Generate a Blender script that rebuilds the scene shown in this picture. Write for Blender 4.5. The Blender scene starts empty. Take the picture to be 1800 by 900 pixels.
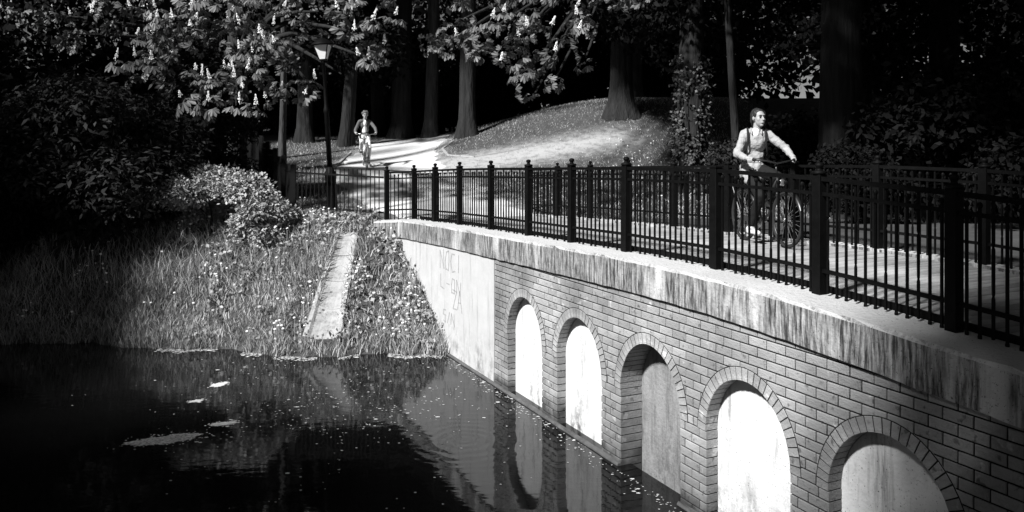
import bpy, math, random
import numpy as np
from mathutils import Vector, Matrix, noise as mnoise

# ------------------------------------------------------------------ camera, sky, sun, exposure
scene = bpy.context.scene
C = scene.collection
cam_d = bpy.data.cameras.new('camera'); cam = bpy.data.objects.new('camera', cam_d); C.objects.link(cam)
cam_d.sensor_width = 36; cam_d.lens = 28.0; cam_d.shift_y = -190/1800
cam_d.clip_start = 0.05; cam_d.clip_end = 1000
cam.location = (0, 0, 0); cam.rotation_euler = (math.pi/2, 0, 0)
scene.camera = cam

SUN_AZ = (-0.69, -0.72); SUN_EL = 41.0            # horizontal direction towards the sun, elevation in degrees
_n = math.hypot(*SUN_AZ); SUN_AZ = (SUN_AZ[0]/_n, SUN_AZ[1]/_n)
TAN = math.tan(math.radians(SUN_EL))
world = bpy.data.worlds.new('World'); scene.world = world; world.use_nodes = True
wn = world.node_tree; bg = wn.nodes['Background']
sky = wn.nodes.new('ShaderNodeTexSky'); sky.sky_type = 'NISHITA'; sky.sun_disc = False
sky.air_density = 0.45; sky.dust_density = 0.5      # clear dry air
sky.sun_elevation = math.radians(SUN_EL)
sky.sun_rotation = math.atan2(SUN_AZ[0], SUN_AZ[1])
bw = wn.nodes.new('ShaderNodeSeparateColor')      # black and white photograph taken as through a red filter
wn.links.new(sky.outputs['Color'], bw.inputs['Color']); wn.links.new(bw.outputs['Red'], bg.inputs['Color'])
bg.inputs['Strength'].default_value = 0.05
sun_d = bpy.data.lights.new('sun', 'SUN'); sun = bpy.data.objects.new('sun', sun_d); C.objects.link(sun)
sun_d.energy = 5.0; sun_d.angle = math.radians(4.0); sun_d.color = (1, 1, 1)
ts = Vector((SUN_AZ[0], SUN_AZ[1], TAN)).normalized()
sun.rotation_euler = ts.to_track_quat('Z', 'Y').to_euler()
sun.location = ts*60
vs = scene.view_settings; vs.view_transform = 'Standard'; vs.look = 'None'; vs.exposure = 0.8; vs.gamma = 1.0
vs.use_curve_mapping = False
scene.render.engine = 'CYCLES'

# ------------------------------------------------------------------ helpers
rng = np.random.default_rng(7); R = random.Random(5)

def tag(o, label=None, cat=None, group=None, kind=None):
    if label: o['label'] = label
    if cat: o['category'] = cat
    if group: o['group'] = group
    if kind: o['kind'] = kind
    return o

def empty(name, loc=(0,0,0), rot=(0,0,0), label=None, cat=None, group=None):
    o = bpy.data.objects.new(name, None); C.objects.link(o)
    o.location = loc; o.rotation_euler = rot; o.empty_display_size = 0.2
    return tag(o, label, cat, group)

def link(name, mesh, parent=None, loc=None, rot=None):
    o = bpy.data.objects.new(name, mesh); C.objects.link(o)
    if parent: o.parent = parent
    if loc is not None: o.location = loc
    if rot is not None: o.rotation_euler = rot
    return o

class MB:
    def __init__(s): s.v = []; s.f = []
    def add(s, v, f):
        n = len(s.v); s.v += [tuple(p) for p in v]; s.f += [tuple(i+n for i in q) for q in f]; return s
    def box(s, x0, x1, y0, y1, z0, z1):
        return s.add([(x0,y0,z0),(x1,y0,z0),(x1,y1,z0),(x0,y1,z0),(x0,y0,z1),(x1,y0,z1),(x1,y1,z1),(x0,y1,z1)],
            [(0,3,2,1),(4,5,6,7),(0,1,5,4),(1,2,6,5),(2,3,7,6),(3,0,4,7)])
    def bbox(s, x0, x1, y0, y1, z0, z1, b=0.01):
        # box with chamfered vertical and top edges
        v = []; f = []
        for z, i in ((z0,0),(z1-b,0),(z1,b)):
            X0,X1,Y0,Y1 = x0+i,x1-i,y0+i,y1-i; c = b*.7
            v += [(X0+c,Y0,z),(X1-c,Y0,z),(X1,Y0+c,z),(X1,Y1-c,z),(X1-c,Y1,z),(X0+c,Y1,z),(X0,Y1-c,z),(X0,Y0+c,z)]
        for k in (0,1):
            for i in range(8): f.append((k*8+i, k*8+(i+1)%8, k*8+8+(i+1)%8, k*8+8+i))
        f.append(tuple(range(7,-1,-1))); f.append(tuple(range(16,24)))
        return s.add(v, f)
    def tube(s, pts, radii, n=8, cap=True, flat=1.0):
        pts = [Vector(p) for p in pts]
        if not hasattr(radii, '__len__'): radii = [radii]*len(pts)
        t0 = (pts[1]-pts[0]).normalized()
        u = t0.orthogonal().normalized(); v = []; f = []
        for i, p in enumerate(pts):
            t = (pts[min(i+1,len(pts)-1)]-pts[max(i-1,0)]).normalized()
            u = (u - t*u.dot(t)).normalized(); w = t.cross(u)
            for k in range(n):
                a = 2*math.pi*k/n
                v.append(p + (u*math.cos(a) + w*math.sin(a)*flat)*radii[i])
        for i in range(len(pts)-1):
            for k in range(n): f.append((i*n+k, i*n+(k+1)%n, (i+1)*n+(k+1)%n, (i+1)*n+k))
        if cap: f.append(tuple(range(n-1,-1,-1))); f.append(tuple(range((len(pts)-1)*n, len(pts)*n)))
        return s.add(v, f)
    def lathe(s, prof, n=12, c=(0,0,0), ang=0):
        v = []; f = []
        for r, z in prof:
            for k in range(n):
                a = 2*math.pi*k/n+ang; v.append((c[0]+r*math.cos(a), c[1]+r*math.sin(a), c[2]+z))
        for i in range(len(prof)-1):
            for k in range(n): f.append((i*n+k, i*n+(k+1)%n, (i+1)*n+(k+1)%n, (i+1)*n+k))
        f.append(tuple(range(n-1,-1,-1))); f.append(tuple(range((len(prof)-1)*n, len(prof)*n)))
        return s.add(v, f)
    def ball(s, c, r, n=10, m=7, rot=None):
        if not hasattr(r, '__len__'): r = (r,r,r)
        v = []; f = []
        for i in range(m+1):
            t = math.pi*i/m
            for k in range(n):
                a = 2*math.pi*k/n
                p = Vector((r[0]*math.sin(t)*math.cos(a), r[1]*math.sin(t)*math.sin(a), -r[2]*math.cos(t)))
                if rot: p = rot @ p
                v.append(Vector(c)+p)
        for i in range(m):
            for k in range(n): f.append((i*n+k, i*n+(k+1)%n, (i+1)*n+(k+1)%n, (i+1)*n+k))
        return s.add(v, f)
    def caps(s, p0, r0, p1, r1, n=12):
        # tapered capsule
        p0, p1 = Vector(p0), Vector(p1); s.ball(p0, r0, n, 8); s.ball(p1, r1, n, 8)
        return s.tube([p0, p1], [r0, r1], n)
    def mesh(s, name, mat, smooth=False):
        me = bpy.data.meshes.new(name); me.from_pydata(s.v, [], s.f)
        if mat: me.materials.append(mat)
        if smooth: me.polygons.foreach_set('use_smooth', [True]*len(me.polygons))
        return me
    def build(s, name, mat, parent=None, smooth=False, loc=None, rot=None):
        return link(name, s.mesh(name, mat, smooth), parent, loc, rot)

def np_mesh(name, V, F, mat, smooth=False):
    V = np.asarray(V, np.float32).reshape(-1,3); F = np.asarray(F, np.int32); k = F.shape[1]
    me = bpy.data.meshes.new(name)
    me.vertices.add(len(V)); me.vertices.foreach_set('co', V.ravel())
    me.loops.add(F.size); me.loops.foreach_set('vertex_index', F.ravel())
    me.polygons.add(len(F)); me.polygons.foreach_set('loop_start', np.arange(0, F.size, k, dtype=np.int32))
    me.update(calc_edges=True)
    if smooth: me.polygons.foreach_set('use_smooth', np.ones(len(F), bool))
    if mat: me.materials.append(mat)
    return me

# ------------------------------------------------------------------ materials (all neutral greys)
def nd(nt, t, **kw):
    n = nt.nodes.new(t)
    for k, v in kw.items(): setattr(n, k, v)
    return n

def M(name, col, rough=.8, var=.25, scale=6., bump=0., bscale=None, island=0., objrand=0., spec=.3, metal=0., stretch=(1,1,1), trans=0., bdist=.02, weather=False):
    m = bpy.data.materials.new(name); m.use_nodes = True; nt = m.node_tree; L = nt.links
    p = nt.nodes['Principled BSDF']; p.inputs['Roughness'].default_value = rough
    p.inputs['Specular IOR Level'].default_value = spec; p.inputs['Metallic'].default_value = metal
    tc = nd(nt,'ShaderNodeTexCoord'); mp = nd(nt,'ShaderNodeMapping'); mp.inputs['Scale'].default_value = stretch
    L.new(tc.outputs['Object'], mp.inputs['Vector'])
    nz = nd(nt,'ShaderNodeTexNoise'); nz.inputs['Scale'].default_value = scale; nz.inputs['Detail'].default_value = 6
    nz.inputs['Roughness'].default_value = .65
    L.new(mp.outputs[0], nz.inputs['Vector'])
    mr = nd(nt,'ShaderNodeMapRange'); L.new(nz.outputs['Fac'], mr.inputs['Value'])
    mr.inputs['From Min'].default_value = .25; mr.inputs['From Max'].default_value = .75
    mr.inputs['To Min'].default_value = col*(1-var); mr.inputs['To Max'].default_value = col*(1+var)
    out = mr.outputs[0]
    def mul(out, src, amt):
        r = nd(nt,'ShaderNodeMapRange'); L.new(src, r.inputs['Value'])
        r.inputs['To Min'].default_value = 1-amt; r.inputs['To Max'].default_value = 1+amt
        k = nd(nt,'ShaderNodeMath', operation='MULTIPLY'); L.new(out, k.inputs[0]); L.new(r.outputs[0], k.inputs[1]); return k.outputs[0]
    if island:
        g = nd(nt,'ShaderNodeNewGeometry'); out = mul(out, g.outputs['Random Per Island'], island)
    if objrand:
        g = nd(nt,'ShaderNodeObjectInfo'); out = mul(out, g.outputs['Random'], objrand)
    if weather:                                            # damp dark band above the water, pale salt bloom and sooty patches
        g = nd(nt,'ShaderNodeNewGeometry')
        def wnoise(sc, lo, hi, a, b, det=4):
            n_ = nd(nt,'ShaderNodeTexNoise'); n_.inputs['Scale'].default_value = sc; n_.inputs['Detail'].default_value = det; L.new(g.outputs['Position'], n_.inputs['Vector'])
            r = nd(nt,'ShaderNodeMapRange'); L.new(n_.outputs['Fac'], r.inputs['Value'])
            for k_, v_ in (('From Min',lo),('From Max',hi),('To Min',a),('To Max',b)): r.inputs[k_].default_value = v_
            return r.outputs[0]
        def times(o1, o2, op='MULTIPLY'):
            k = nd(nt,'ShaderNodeMath', operation=op); L.new(o1, k.inputs[0]); L.new(o2, k.inputs[1]); return k.outputs[0]
        out = times(out, wnoise(1.1,.35,.65,.62,1.18)); out = times(out, wnoise(7.,.64,.72,1.,1.9,6)); out = times(out, wnoise(16.,.30,.38,.45,1.,3))
        sp = nd(nt,'ShaderNodeSeparateXYZ'); L.new(g.outputs['Position'], sp.inputs[0])
        wob = times(sp.outputs['Z'], wnoise(3.,.3,.7,-.12,.12), 'ADD')
        r = nd(nt,'ShaderNodeMapRange'); L.new(wob, r.inputs['Value'])
        for k_, v_ in (('From Min',-3.36),('From Max',-3.14),('To Min',.22),('To Max',1.)): r.inputs[k_].default_value = v_
        out = times(out, r.outputs[0])
    L.new(out, p.inputs['Base Color'])
    if bump:
        b = nd(nt,'ShaderNodeBump'); b.inputs['Strength'].default_value = bump; b.inputs['Distance'].default_value = bdist
        n2 = nz
        if bscale:
            n2 = nd(nt,'ShaderNodeTexNoise'); n2.inputs['Scale'].default_value = bscale; n2.inputs['Detail'].default_value = 5
            L.new(mp.outputs[0], n2.inputs['Vector'])
        L.new(n2.outputs['Fac'], b.inputs['Height']); L.new(b.outputs[0], p.inputs['Normal'])
    if trans:
        t = nd(nt,'ShaderNodeBsdfTranslucent'); L.new(out, t.inputs['Color'])
        mx = nd(nt,'ShaderNodeMixShader'); mx.inputs[0].default_value = trans
        L.new(p.outputs[0], mx.inputs[1]); L.new(t.outputs[0], mx.inputs[2])
        L.new(mx.outputs[0], nt.nodes['Material Output'].inputs['Surface'])
    m['out'] = 0
    return m

def stained(name, base, dark, streak, amt0, amt1, zlo=None, zhi=None, rough=.85, bump=.3, side_only=True, pit=0.):
    """light mineral surface with dark weather streaks; zlo..zhi adds algae rising from the water line (object z)"""
    m = M(name, base, rough, .10, 3., bump, 25.); nt = m.node_tree; L = nt.links; p = nt.nodes['Principled BSDF']
    src = p.inputs['Base Color'].links[0].from_socket
    tc = nd(nt,'ShaderNodeTexCoord')
    def layer(src, mask):
        mx = nd(nt,'ShaderNodeMix', data_type='RGBA'); L.new(mask, mx.inputs['Factor']); L.new(src, mx.inputs['A'])
        mx.inputs['B'].default_value = (dark,dark,dark,1); return mx.outputs['Result']
    def noisemask(scale3, lo, hi, detail=8, rough_=.7):
        mp = nd(nt,'ShaderNodeMapping'); mp.inputs['Scale'].default_value = scale3; L.new(tc.outputs['Object'], mp.inputs['Vector'])
        nz = nd(nt,'ShaderNodeTexNoise'); nz.inputs['Scale'].default_value = 1; nz.inputs['Detail'].default_value = detail
        nz.inputs['Roughness'].default_value = rough_; L.new(mp.outputs[0], nz.inputs['Vector'])
        r = nd(nt,'ShaderNodeMapRange'); L.new(nz.outputs['Fac'], r.inputs['Value']); r.inputs['From Min'].default_value = lo; r.inputs['From Max'].default_value = hi
        return r.outputs[0]
    if streak:
        k = noisemask(streak, amt0, amt1)
        k3 = noisemask((1.9,1.9,.4), .36, .48, 4)
        q = nd(nt,'ShaderNodeMath', operation='MULTIPLY'); L.new(k, q.inputs[0]); L.new(k3, q.inputs[1]); k = q.outputs[0]
        kf = noisemask((34,34,3.2), .30, .58, 6)
        q = nd(nt,'ShaderNodeMath', operation='MULTIPLY'); L.new(k, q.inputs[0]); L.new(kf, q.inputs[1]); k = q.outputs[0]
        if side_only:
            g = nd(nt,'ShaderNodeNewGeometry'); sp = nd(nt,'ShaderNodeSeparateXYZ'); L.new(g.outputs['True Normal'], sp.inputs[0])
            r = nd(nt,'ShaderNodeMapRange'); L.new(sp.outputs['Z'], r.inputs['Value']); r.inputs['From Min'].default_value = .8; r.inputs['From Max'].default_value = .4
            q = nd(nt,'ShaderNodeMath', operation='MULTIPLY'); L.new(k, q.inputs[0]); L.new(r.outputs[0], q.inputs[1]); k = q.outputs[0]
        src = layer(src, k)
    if zlo is not None:
        k = noisemask((9,9,6), .44, .60, 10, .75)
        sp = nd(nt,'ShaderNodeSeparateXYZ'); L.new(tc.outputs['Object'], sp.inputs[0])
        r = nd(nt,'ShaderNodeMapRange'); L.new(sp.outputs['Z'], r.inputs['Value']); r.inputs['From Min'].default_value = zhi; r.inputs['From Max'].default_value = zlo
        k2 = noisemask((2.2,2.2,.5), .42, .62, 3)
        q = nd(nt,'ShaderNodeMath', operation='MULTIPLY'); L.new(k, q.inputs[0]); L.new(r.outputs[0], q.inputs[1])
        q2 = nd(nt,'ShaderNodeMath', operation='MULTIPLY'); L.new(q.outputs[0], q2.inputs[0]); L.new(k2, q2.inputs[1])
        src = layer(src, q2.outputs[0])
    if pit:
        src = layer(src, noisemask((60,60,60), .66-pit*.05, .70, 3))
    L.new(src, p.inputs['Base Color'])
    return m

m_brick  = M('brick', .29, .75, .25, 9., .5, 60., island=.16, objrand=.18, weather=True)
m_mortar = M('mortar', .012, .95, .4, 14., .3)
m_plaster = stained('white_plaster', .45, .10, (8,8,.7), .54, .80, 0.0, .75, .8, .12)
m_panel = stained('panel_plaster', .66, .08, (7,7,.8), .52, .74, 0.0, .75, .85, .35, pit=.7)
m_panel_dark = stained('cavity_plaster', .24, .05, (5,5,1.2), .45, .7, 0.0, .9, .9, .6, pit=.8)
m_coping = stained('weathered_concrete', .50, .035, (13,13,.9), .24, .43, rough=.9, bump=.6, pit=1.)
m_plinth = M('plinth_concrete', .09, .9, .5, 8., .4)
m_iron   = M('black_iron', .003, .6, .6, 9., .25, spec=.10)
m_iron2  = M('black_steel_fence', .004, .6, .3, 9., .05, spec=.14)
m_deck   = M('deck_boards', .33, .8, .5, 5., .4, stretch=(1.5,.35,1), objrand=.22)
m_ground = M('soil_and_turf', .05, .95, .5, 2.2, .5, 14.)
m_bed    = m_ground
m_path   = M('gravel_path', .60, .92, .18, 1.3, .5, 60.)
m_edge   = M('edging_stone', .34, .85, .2, 6.)
m_bark   = M('bark', .016, .95, .65, 7., 1., 9., stretch=(1,1,.16), bdist=.10)
m_barkl  = M('pale_bark', .045, .95, .65, 7., 1., 9., stretch=(1,1,.16), bdist=.10)
m_grass  = M('long_grass', .35, .7, .55, .9, island=.7, spec=.2, trans=.25)
m_turf   = M('mown_grass', .40, .75, .5, .9, island=.5, spec=.2, trans=.2)
m_flower = M('white_petals', .85, .7, .1, 6.)
m_ches   = M('chestnut_leaf', .11, .55, .25, 2., island=.45, spec=.35, trans=.15)
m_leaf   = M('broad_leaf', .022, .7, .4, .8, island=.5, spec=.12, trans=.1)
m_leafd  = M('shade_dark_leaf', .007, .8, .4, .8, island=.6, spec=.05)  # near-black copy of the leaf, deep shade put into its colour
m_maple  = M('maple_leaf', .09, .6, .3, 1., island=.5, spec=.3, trans=.1)
m_shrub  = M('shrub_leaf', .31, .55, .3, 1.5, island=.5, spec=.35, trans=.1)
m_burd   = M('burdock_leaf', .10, .6, .3, 8., .3, spec=.3)
m_conc   = stained('chute_concrete', .34, .10, (5,5,5), .48, .70, rough=.9, bump=.5, side_only=False)
m_pollen = M('pollen_film', .36, .9, .95, 28., .2)
m_foam   = M('foam', .62, .9, .2, 30.)
m_graf   = M('faded_spray_paint', .30, .8, .3, 20.)
m_fence_dark = m_iron2

def worn_layer(m):
    nt = m.node_tree; Lk_ = nt.links; p = nt.nodes['Principled BSDF']; src = p.inputs['Base Color'].links[0].from_socket
    at = nd(nt,'ShaderNodeAttribute', attribute_name='worn'); tc = nd(nt,'ShaderNodeTexCoord')
    nz = nd(nt,'ShaderNodeTexNoise'); nz.inputs['Scale'].default_value = 3.2; nz.inputs['Detail'].default_value = 8; nz.inputs['Roughness'].default_value = .7; Lk_.new(tc.outputs['Object'], nz.inputs['Vector'])
    r = nd(nt,'ShaderNodeMapRange'); Lk_.new(nz.outputs['Fac'], r.inputs['Value']); r.inputs['From Min'].default_value = .3; r.inputs['From Max'].default_value = .7; r.inputs['To Min'].default_value = -.6; r.inputs['To Max'].default_value = .6
    ad = nd(nt,'ShaderNodeMath', operation='ADD', use_clamp=True); Lk_.new(at.outputs['Fac'], ad.inputs[0]); Lk_.new(r.outputs[0], ad.inputs[1])
    mu = nd(nt,'ShaderNodeMath', operation='MULTIPLY'); Lk_.new(ad.outputs[0], mu.inputs[0]); Lk_.new(at.outputs['Fac'], mu.inputs[1])
    mx = nd(nt,'ShaderNodeMix', data_type='RGBA'); Lk_.new(mu.outputs[0], mx.inputs['Factor']); Lk_.new(src, mx.inputs['A']); mx.inputs['B'].default_value = (.36,.36,.36,1)
    Lk_.new(mx.outputs['Result'], p.inputs['Base Color'])
worn_layer(m_ground)
# ------------------------------------------------------------------ places
DX, DY = -.43273, .90153; NX, NY = .90153, .43273      # along the bridge (away), across it (away from the pond)
WATER = -3.42
S0, W0 = 6.71, 6.4
ROTB = (0, 0, math.atan2(DY, DX))
def B(s, w, z=0.): return Vector((s*DX+w*NX, s*DY+w*NY, z))
def L(s, w, z): return (s-S0, -(w-W0), z-WATER)
def sw(x, y): return x*DX+y*DY, x*NX+y*NY
def pix(px, py, Y): return Vector(((px-900)/1400*Y, Y, -(py-260)/1400*Y))
_cs = [-6, 0, 3.64, 4.84, 6.09, 7.66, 8.92, 10.16, 11.47, 12.8, 14.0, 15.25, 17]
_cz = [-1.95, -1.52, -1.265, -1.20, -1.165, -1.185, -1.222, -1.255, -1.285, -1.325, -1.372, -1.43, -1.50]
def zc(s):                                                # top of the coping: a gentle hump
    return float(np.mean(np.interp(np.asarray(s)+np.array([-.9,-.45,0,.45,.9]), _cs, _cz)))
WF = 4.765                                                 # brick face
WFENCE, WFAR = 5.14, 7.95

def ss(x, a, b):
    t = np.clip((x-a)/(b-a), 0, 1); return t*t*(3-2*t)
_r2 = np.random.default_rng(3)
_ph = _r2.uniform(0, 6.28, 8); _fx = _r2.uniform(-1.6, 1.6, 8); _fy = _r2.uniform(-1.6, 1.6, 8)
def rough(x, y): return sum(np.sin(_fx[i]*x+_fy[i]*y+_ph[i]) for i in range(8))/8.
def shore(x):
    return np.interp(x, [-30,-12,-7.8,-5.3,-3.7,-1.0,3], [15.5,14.2,13.9,13.55,13.1,13.15,13.3]) + .10*np.sin(x*2.3)+.05*np.sin(x*5.1+1)+.035*np.sin(x*11.7)+.02*np.sin(x*23.)
def plateau(x, y):
    zp = np.interp(y, [-30,0,12,16,18,25,32,40,60,90,200], [-1.5,-1.25,-1.25,-1.47,-1.3,-.6,.35,.7,1.7,3.0,6.])
    return zp + 1.65*ss(x,-4.5,4.5)*ss(y,22,31) + .03*rough(x,y)
def ground(x, y):
    x = np.asarray(x, float); y = np.asarray(y, float)
    s, w = sw(x, y)
    zp = plateau(x, y)
    d = y - shore(x)
    far = WATER + np.where(d > 0, .70*d, .55*d) + .10*rough(x*1.7, y*1.7)*ss(d,0,1)
    far = -np.logaddexp(-far*6, -zp*6)/6                  # soft minimum of slope and plateau
    far = np.where(d > 0, far, WATER+.55*d)
    near = -1.65 - np.maximum(0, y-.8)*.78
    left = WATER + (-15-x)*.35
    g = np.maximum(np.maximum(far, np.minimum(near,-1.65)), np.minimum(left, -1.0))
    g = np.maximum(g, WATER-.9)
    hid = np.where(s > 15.6, zp, np.minimum(g, -1.95))    # ground inside the bridge body stays under the deck
    t = ss(w, 4.95, 5.05)
    g = g*(1-t) + hid*t
    t = ss(w, 7.7, 8.1)
    g = g*(1-t) + zp*t
    t = ss(s, 15.3, 15.9)*ss(w, 4.4, 4.9)
    g = g*(1-t) + np.maximum(g, zp)*t
    return g
def gz(x, y): return float(ground(x, y))

PATHS = [([(-.85,16.6),(-1.75,18.6),(-2.9,21.5),(-3.9,25),(-4.15,28),(-3.8,33),(-3.,42)], [1.35,1.75,1.95,1.75,1.5,1.5,1.5])]
TRACK = _track = ([(-3.2,24.3),(-1.2,25.0),(1.0,25.7),(3.4,26.4)], [1.5,1.0,.6,.1])    # trampled pale earth leading to the right
def _poly(pts, rad, n=60):
    pts = np.array(pts, float); t = np.linspace(0, len(pts)-1, n); i = np.arange(len(pts))
    # smooth resample
    X = np.interp(t, i, pts[:,0]); Y = np.interp(t, i, pts[:,1]); W = np.interp(t, i, rad)
    k = np.ones(7)/7
    def sm(a): return np.convolve(np.pad(a, 3, mode='edge'), k, 'valid')
    return sm(X), sm(Y), sm(W)
PP = [_poly(*p) for p in PATHS]; TR = _poly(*TRACK)
def worn(x, y):                                           # how bare and trampled the ground is
    X, Y, W = TR; dd = np.hypot(x[...,None]-X, y[...,None]-Y)-W
    return 1-ss(dd.min(-1), -.7, 2.0)
def pathdist(x, y):                                       # signed distance-ish to the nearest path edge (negative inside)
    x = np.asarray(x, float); y = np.asarray(y, float); best = np.full(x.shape, 99.)
    for X, Y, W in PP:
        dd = np.hypot(x[...,None]-X, y[...,None]-Y)-W
        best = np.minimum(best, dd.min(-1))
    return best

# ------------------------------------------------------------------ ground, path, water
gx = np.concatenate([np.arange(-160,-20,10), np.arange(-20,-10,1.), np.arange(-10,8,.22), np.arange(8,20,.8), np.arange(20,170,10)])
gy = np.concatenate([np.arange(-40,0,4), np.arange(0,12,.6), np.arange(12,34,.22), np.arange(34,60,1.5), np.arange(60,260,10)])
GX, GY = np.meshgrid(gx, gy)
GZ = ground(GX, GY)
pd = pathdist(GX, GY)
GZ = GZ - .05*(1-ss(pd,-.25,.05))
def hit(px, py, y0=11., y1=60.):                          # where a line of sight meets the ground
    Y = np.arange(y0, y1, .02); X = (px-900)/1400*Y; Z = -(py-260)/1400*Y
    k = np.nonzero(ground(X, Y) >= Z)[0]
    k = k[0] if len(k) else -1
    return Vector((X[k], Y[k], float(ground(X[k],Y[k]))))
T, U = hit(612,408), hit(566,598)
dirv = (T-U); ln_ = dirv.length; tdir = dirv.normalized(); side = tdir.cross(Vector((0,0,1))).normalized(); up = side.cross(tdir)
def inchute(x, y, wd=.22):
    q = np.stack([x-U.x,y-U.y],-1); dd = np.array([tdir.x,tdir.y]); dl = math.hypot(*dd); dd = dd/dl; t = q@dd; o_ = np.abs(q@np.array([-dd[1],dd[0]])-.0)
    return (t > -.1) & (t < ln_*dl-.12) & (o_ < wd*(1-.25*t/ln_))
GZ = GZ - .14*inchute(GX, GY, .30)
ny, nx = GX.shape
idx = np.arange(nx*ny).reshape(ny,nx)
F = np.stack([idx[:-1,:-1], idx[:-1,1:], idx[1:,1:], idx[1:,:-1]], -1).reshape(-1,4)
gme = np_mesh('ground', np.stack([GX,GY,GZ],-1), F, m_ground, True)
wat = gme.attributes.new('worn','FLOAT','POINT'); wat.data.foreach_set('value', np.maximum(worn(GX,GY), .75*(1-ss(pd,-.1,.7))).ravel().astype(np.float32))
tag(link('ground', gme), kind='structure')
for k, (X, Y, Wd) in enumerate(PP):
    tx = np.gradient(X); ty = np.gradient(Y); tl = np.hypot(tx,ty); tx/=tl; ty/=tl
    u = np.linspace(-1,1,17); n = len(X)
    wob = 1+.07*np.sin(np.arange(n)*.9+k)+.06*np.sin(np.arange(n)*2.3)+rng.normal(0,.05,n)
    PX = X[:,None]+u*(Wd*wob)[:,None]*ty[:,None]; PY = Y[:,None]-u*(Wd*wob)[:,None]*tx[:,None]
    PZ = ground(PX,PY)+.004*k-.055*ss(np.abs(u)+0*PX,.93,1.)
    idx = np.arange(n*17).reshape(n,17)
    F = np.stack([idx[:-1,:-1], idx[:-1,1:], idx[1:,1:], idx[1:,:-1]], -1).reshape(-1,4)
    tag(link('path', np_mesh('path', np.stack([PX,PY,PZ],-1), F, m_path, True)), kind='structure')
# pale edging along the far left of the path and round the turf island
def edging(pts, label):
    e = empty('path_edging', (pts[0][0],pts[0][1],gz(*pts[0])), label=label, cat='edging')
    for (a, b) in zip(pts[:-1], pts[1:]):
        n = max(1, int(math.hypot(b[0]-a[0], b[1]-a[1])/.5))
        for i in range(n):
            p = [a[j]+(b[j]-a[j])*i/n for j in (0,1)]; q = [a[j]+(b[j]-a[j])*(i+.96)/n for j in (0,1)]
            P = Vector((p[0],p[1],gz(*p)+.01))-e.location; Q = Vector((q[0],q[1],gz(*q)+.01))-e.location
            t = (Q-P).normalized(); sd = t.cross(Vector((0,0,1))).normalized()*.035; up = Vector((0,0,.022)); dn = Vector((0,0,-.12))
            mb = MB(); mb.add([P+sd+dn,P-sd+dn,P-sd+up,P+sd+up,Q+sd+dn,Q-sd+dn,Q-sd+up,Q+sd+up],
                [(0,3,2,1),(4,5,6,7),(0,1,5,4),(1,2,6,5),(2,3,7,6),(3,0,4,7)])
            mb.build('edging_stone', m_edge, e)
edging([(-5.55,24.6),(-5.62,26.0),(-5.7,28.2)], 'pale kerb edging along the path beside the lamp post lawn')
edging([(-2.2,29.4),(-2.45,28.0),(-2.15,26.6),(-1.2,25.8),(.3,26.2)], 'thin pale edging curving round the foot of the grassy mound')

# water
mw = bpy.data.materials.new('pond_water'); mw.use_nodes = True; nt = mw.node_tree; Lk = nt.links; p = nt.nodes['Principled BSDF']
p.inputs['Base Color'].default_value = (.006,.006,.006,1); p.inputs['Roughness'].default_value = .04; p.inputs['IOR'].default_value = 1.33
tc = nd(nt,'ShaderNodeTexCoord')
mp = nd(nt,'ShaderNodeMapping'); mp.inputs['Scale'].default_value = (1.4,2.6,1); Lk.new(tc.outputs['Object'], mp.inputs['Vector'])
n1 = nd(nt,'ShaderNodeTexNoise'); n1.inputs['Scale'].default_value = 1.6; n1.inputs['Detail'].default_value = 4; Lk.new(mp.outputs[0], n1.inputs['Vector'])
b1 = nd(nt,'ShaderNodeBump'); b1.inputs['Strength'].default_value = .05; b1.inputs['Distance'].default_value = .05; Lk.new(n1.outputs['Fac'], b1.inputs['Height'])
mp2 = nd(nt,'ShaderNodeMapping'); mp2.inputs['Location'].default_value = (.55,-9.3,0); Lk.new(tc.outputs['Object'], mp2.inputs['Vector'])
mp3 = nd(nt,'ShaderNodeMapping'); mp3.inputs['Scale'].default_value = (1,1,0); Lk.new(mp2.outputs[0], mp3.inputs['Vector'])
wv = nd(nt,'ShaderNodeTexWave', wave_type='RINGS', rings_direction='SPHERICAL'); wv.inputs['Scale'].default_value = 2.2; wv.inputs['Distortion'].default_value = 4.0
wv.inputs['Detail'].default_value = 1; Lk.new(mp3.outputs[0], wv.inputs['Vector'])
ln = nd(nt,'ShaderNodeVectorMath', operation='LENGTH'); Lk.new(mp3.outputs[0], ln.inputs[0])
fr = nd(nt,'ShaderNodeMapRange'); Lk.new(ln.outputs['Value'], fr.inputs['Value']); fr.inputs['From Min'].default_value = .3; fr.inputs['From Max'].default_value = 1.15
fr.inputs['To Min'].default_value = 1; fr.inputs['To Max'].default_value = 0
ml = nd(nt,'ShaderNodeMath', operation='MULTIPLY'); Lk.new(wv.outputs['Fac'], ml.inputs[0]); Lk.new(fr.outputs[0], ml.inputs[1])
b2 = nd(nt,'ShaderNodeBump'); b2.inputs['Strength'].default_value = .03; b2.inputs['Distance'].default_value = .03
Lk.new(ml.outputs[0], b2.inputs['Height']); Lk.new(b1.outputs[0], b2.inputs['Normal']); Lk.new(b2.outputs[0], p.inputs['Normal'])
wp = [B(-3,4.9), B(14.6,4.9)]
mb = MB(); mb.add([(-40,-2,WATER),(wp[0].x,wp[0].y,WATER),(wp[1].x,wp[1].y,WATER),(-40,24,WATER)], [(0,1,2,3)])
tag(mb.build('pond_water', mw), kind='structure')

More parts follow.
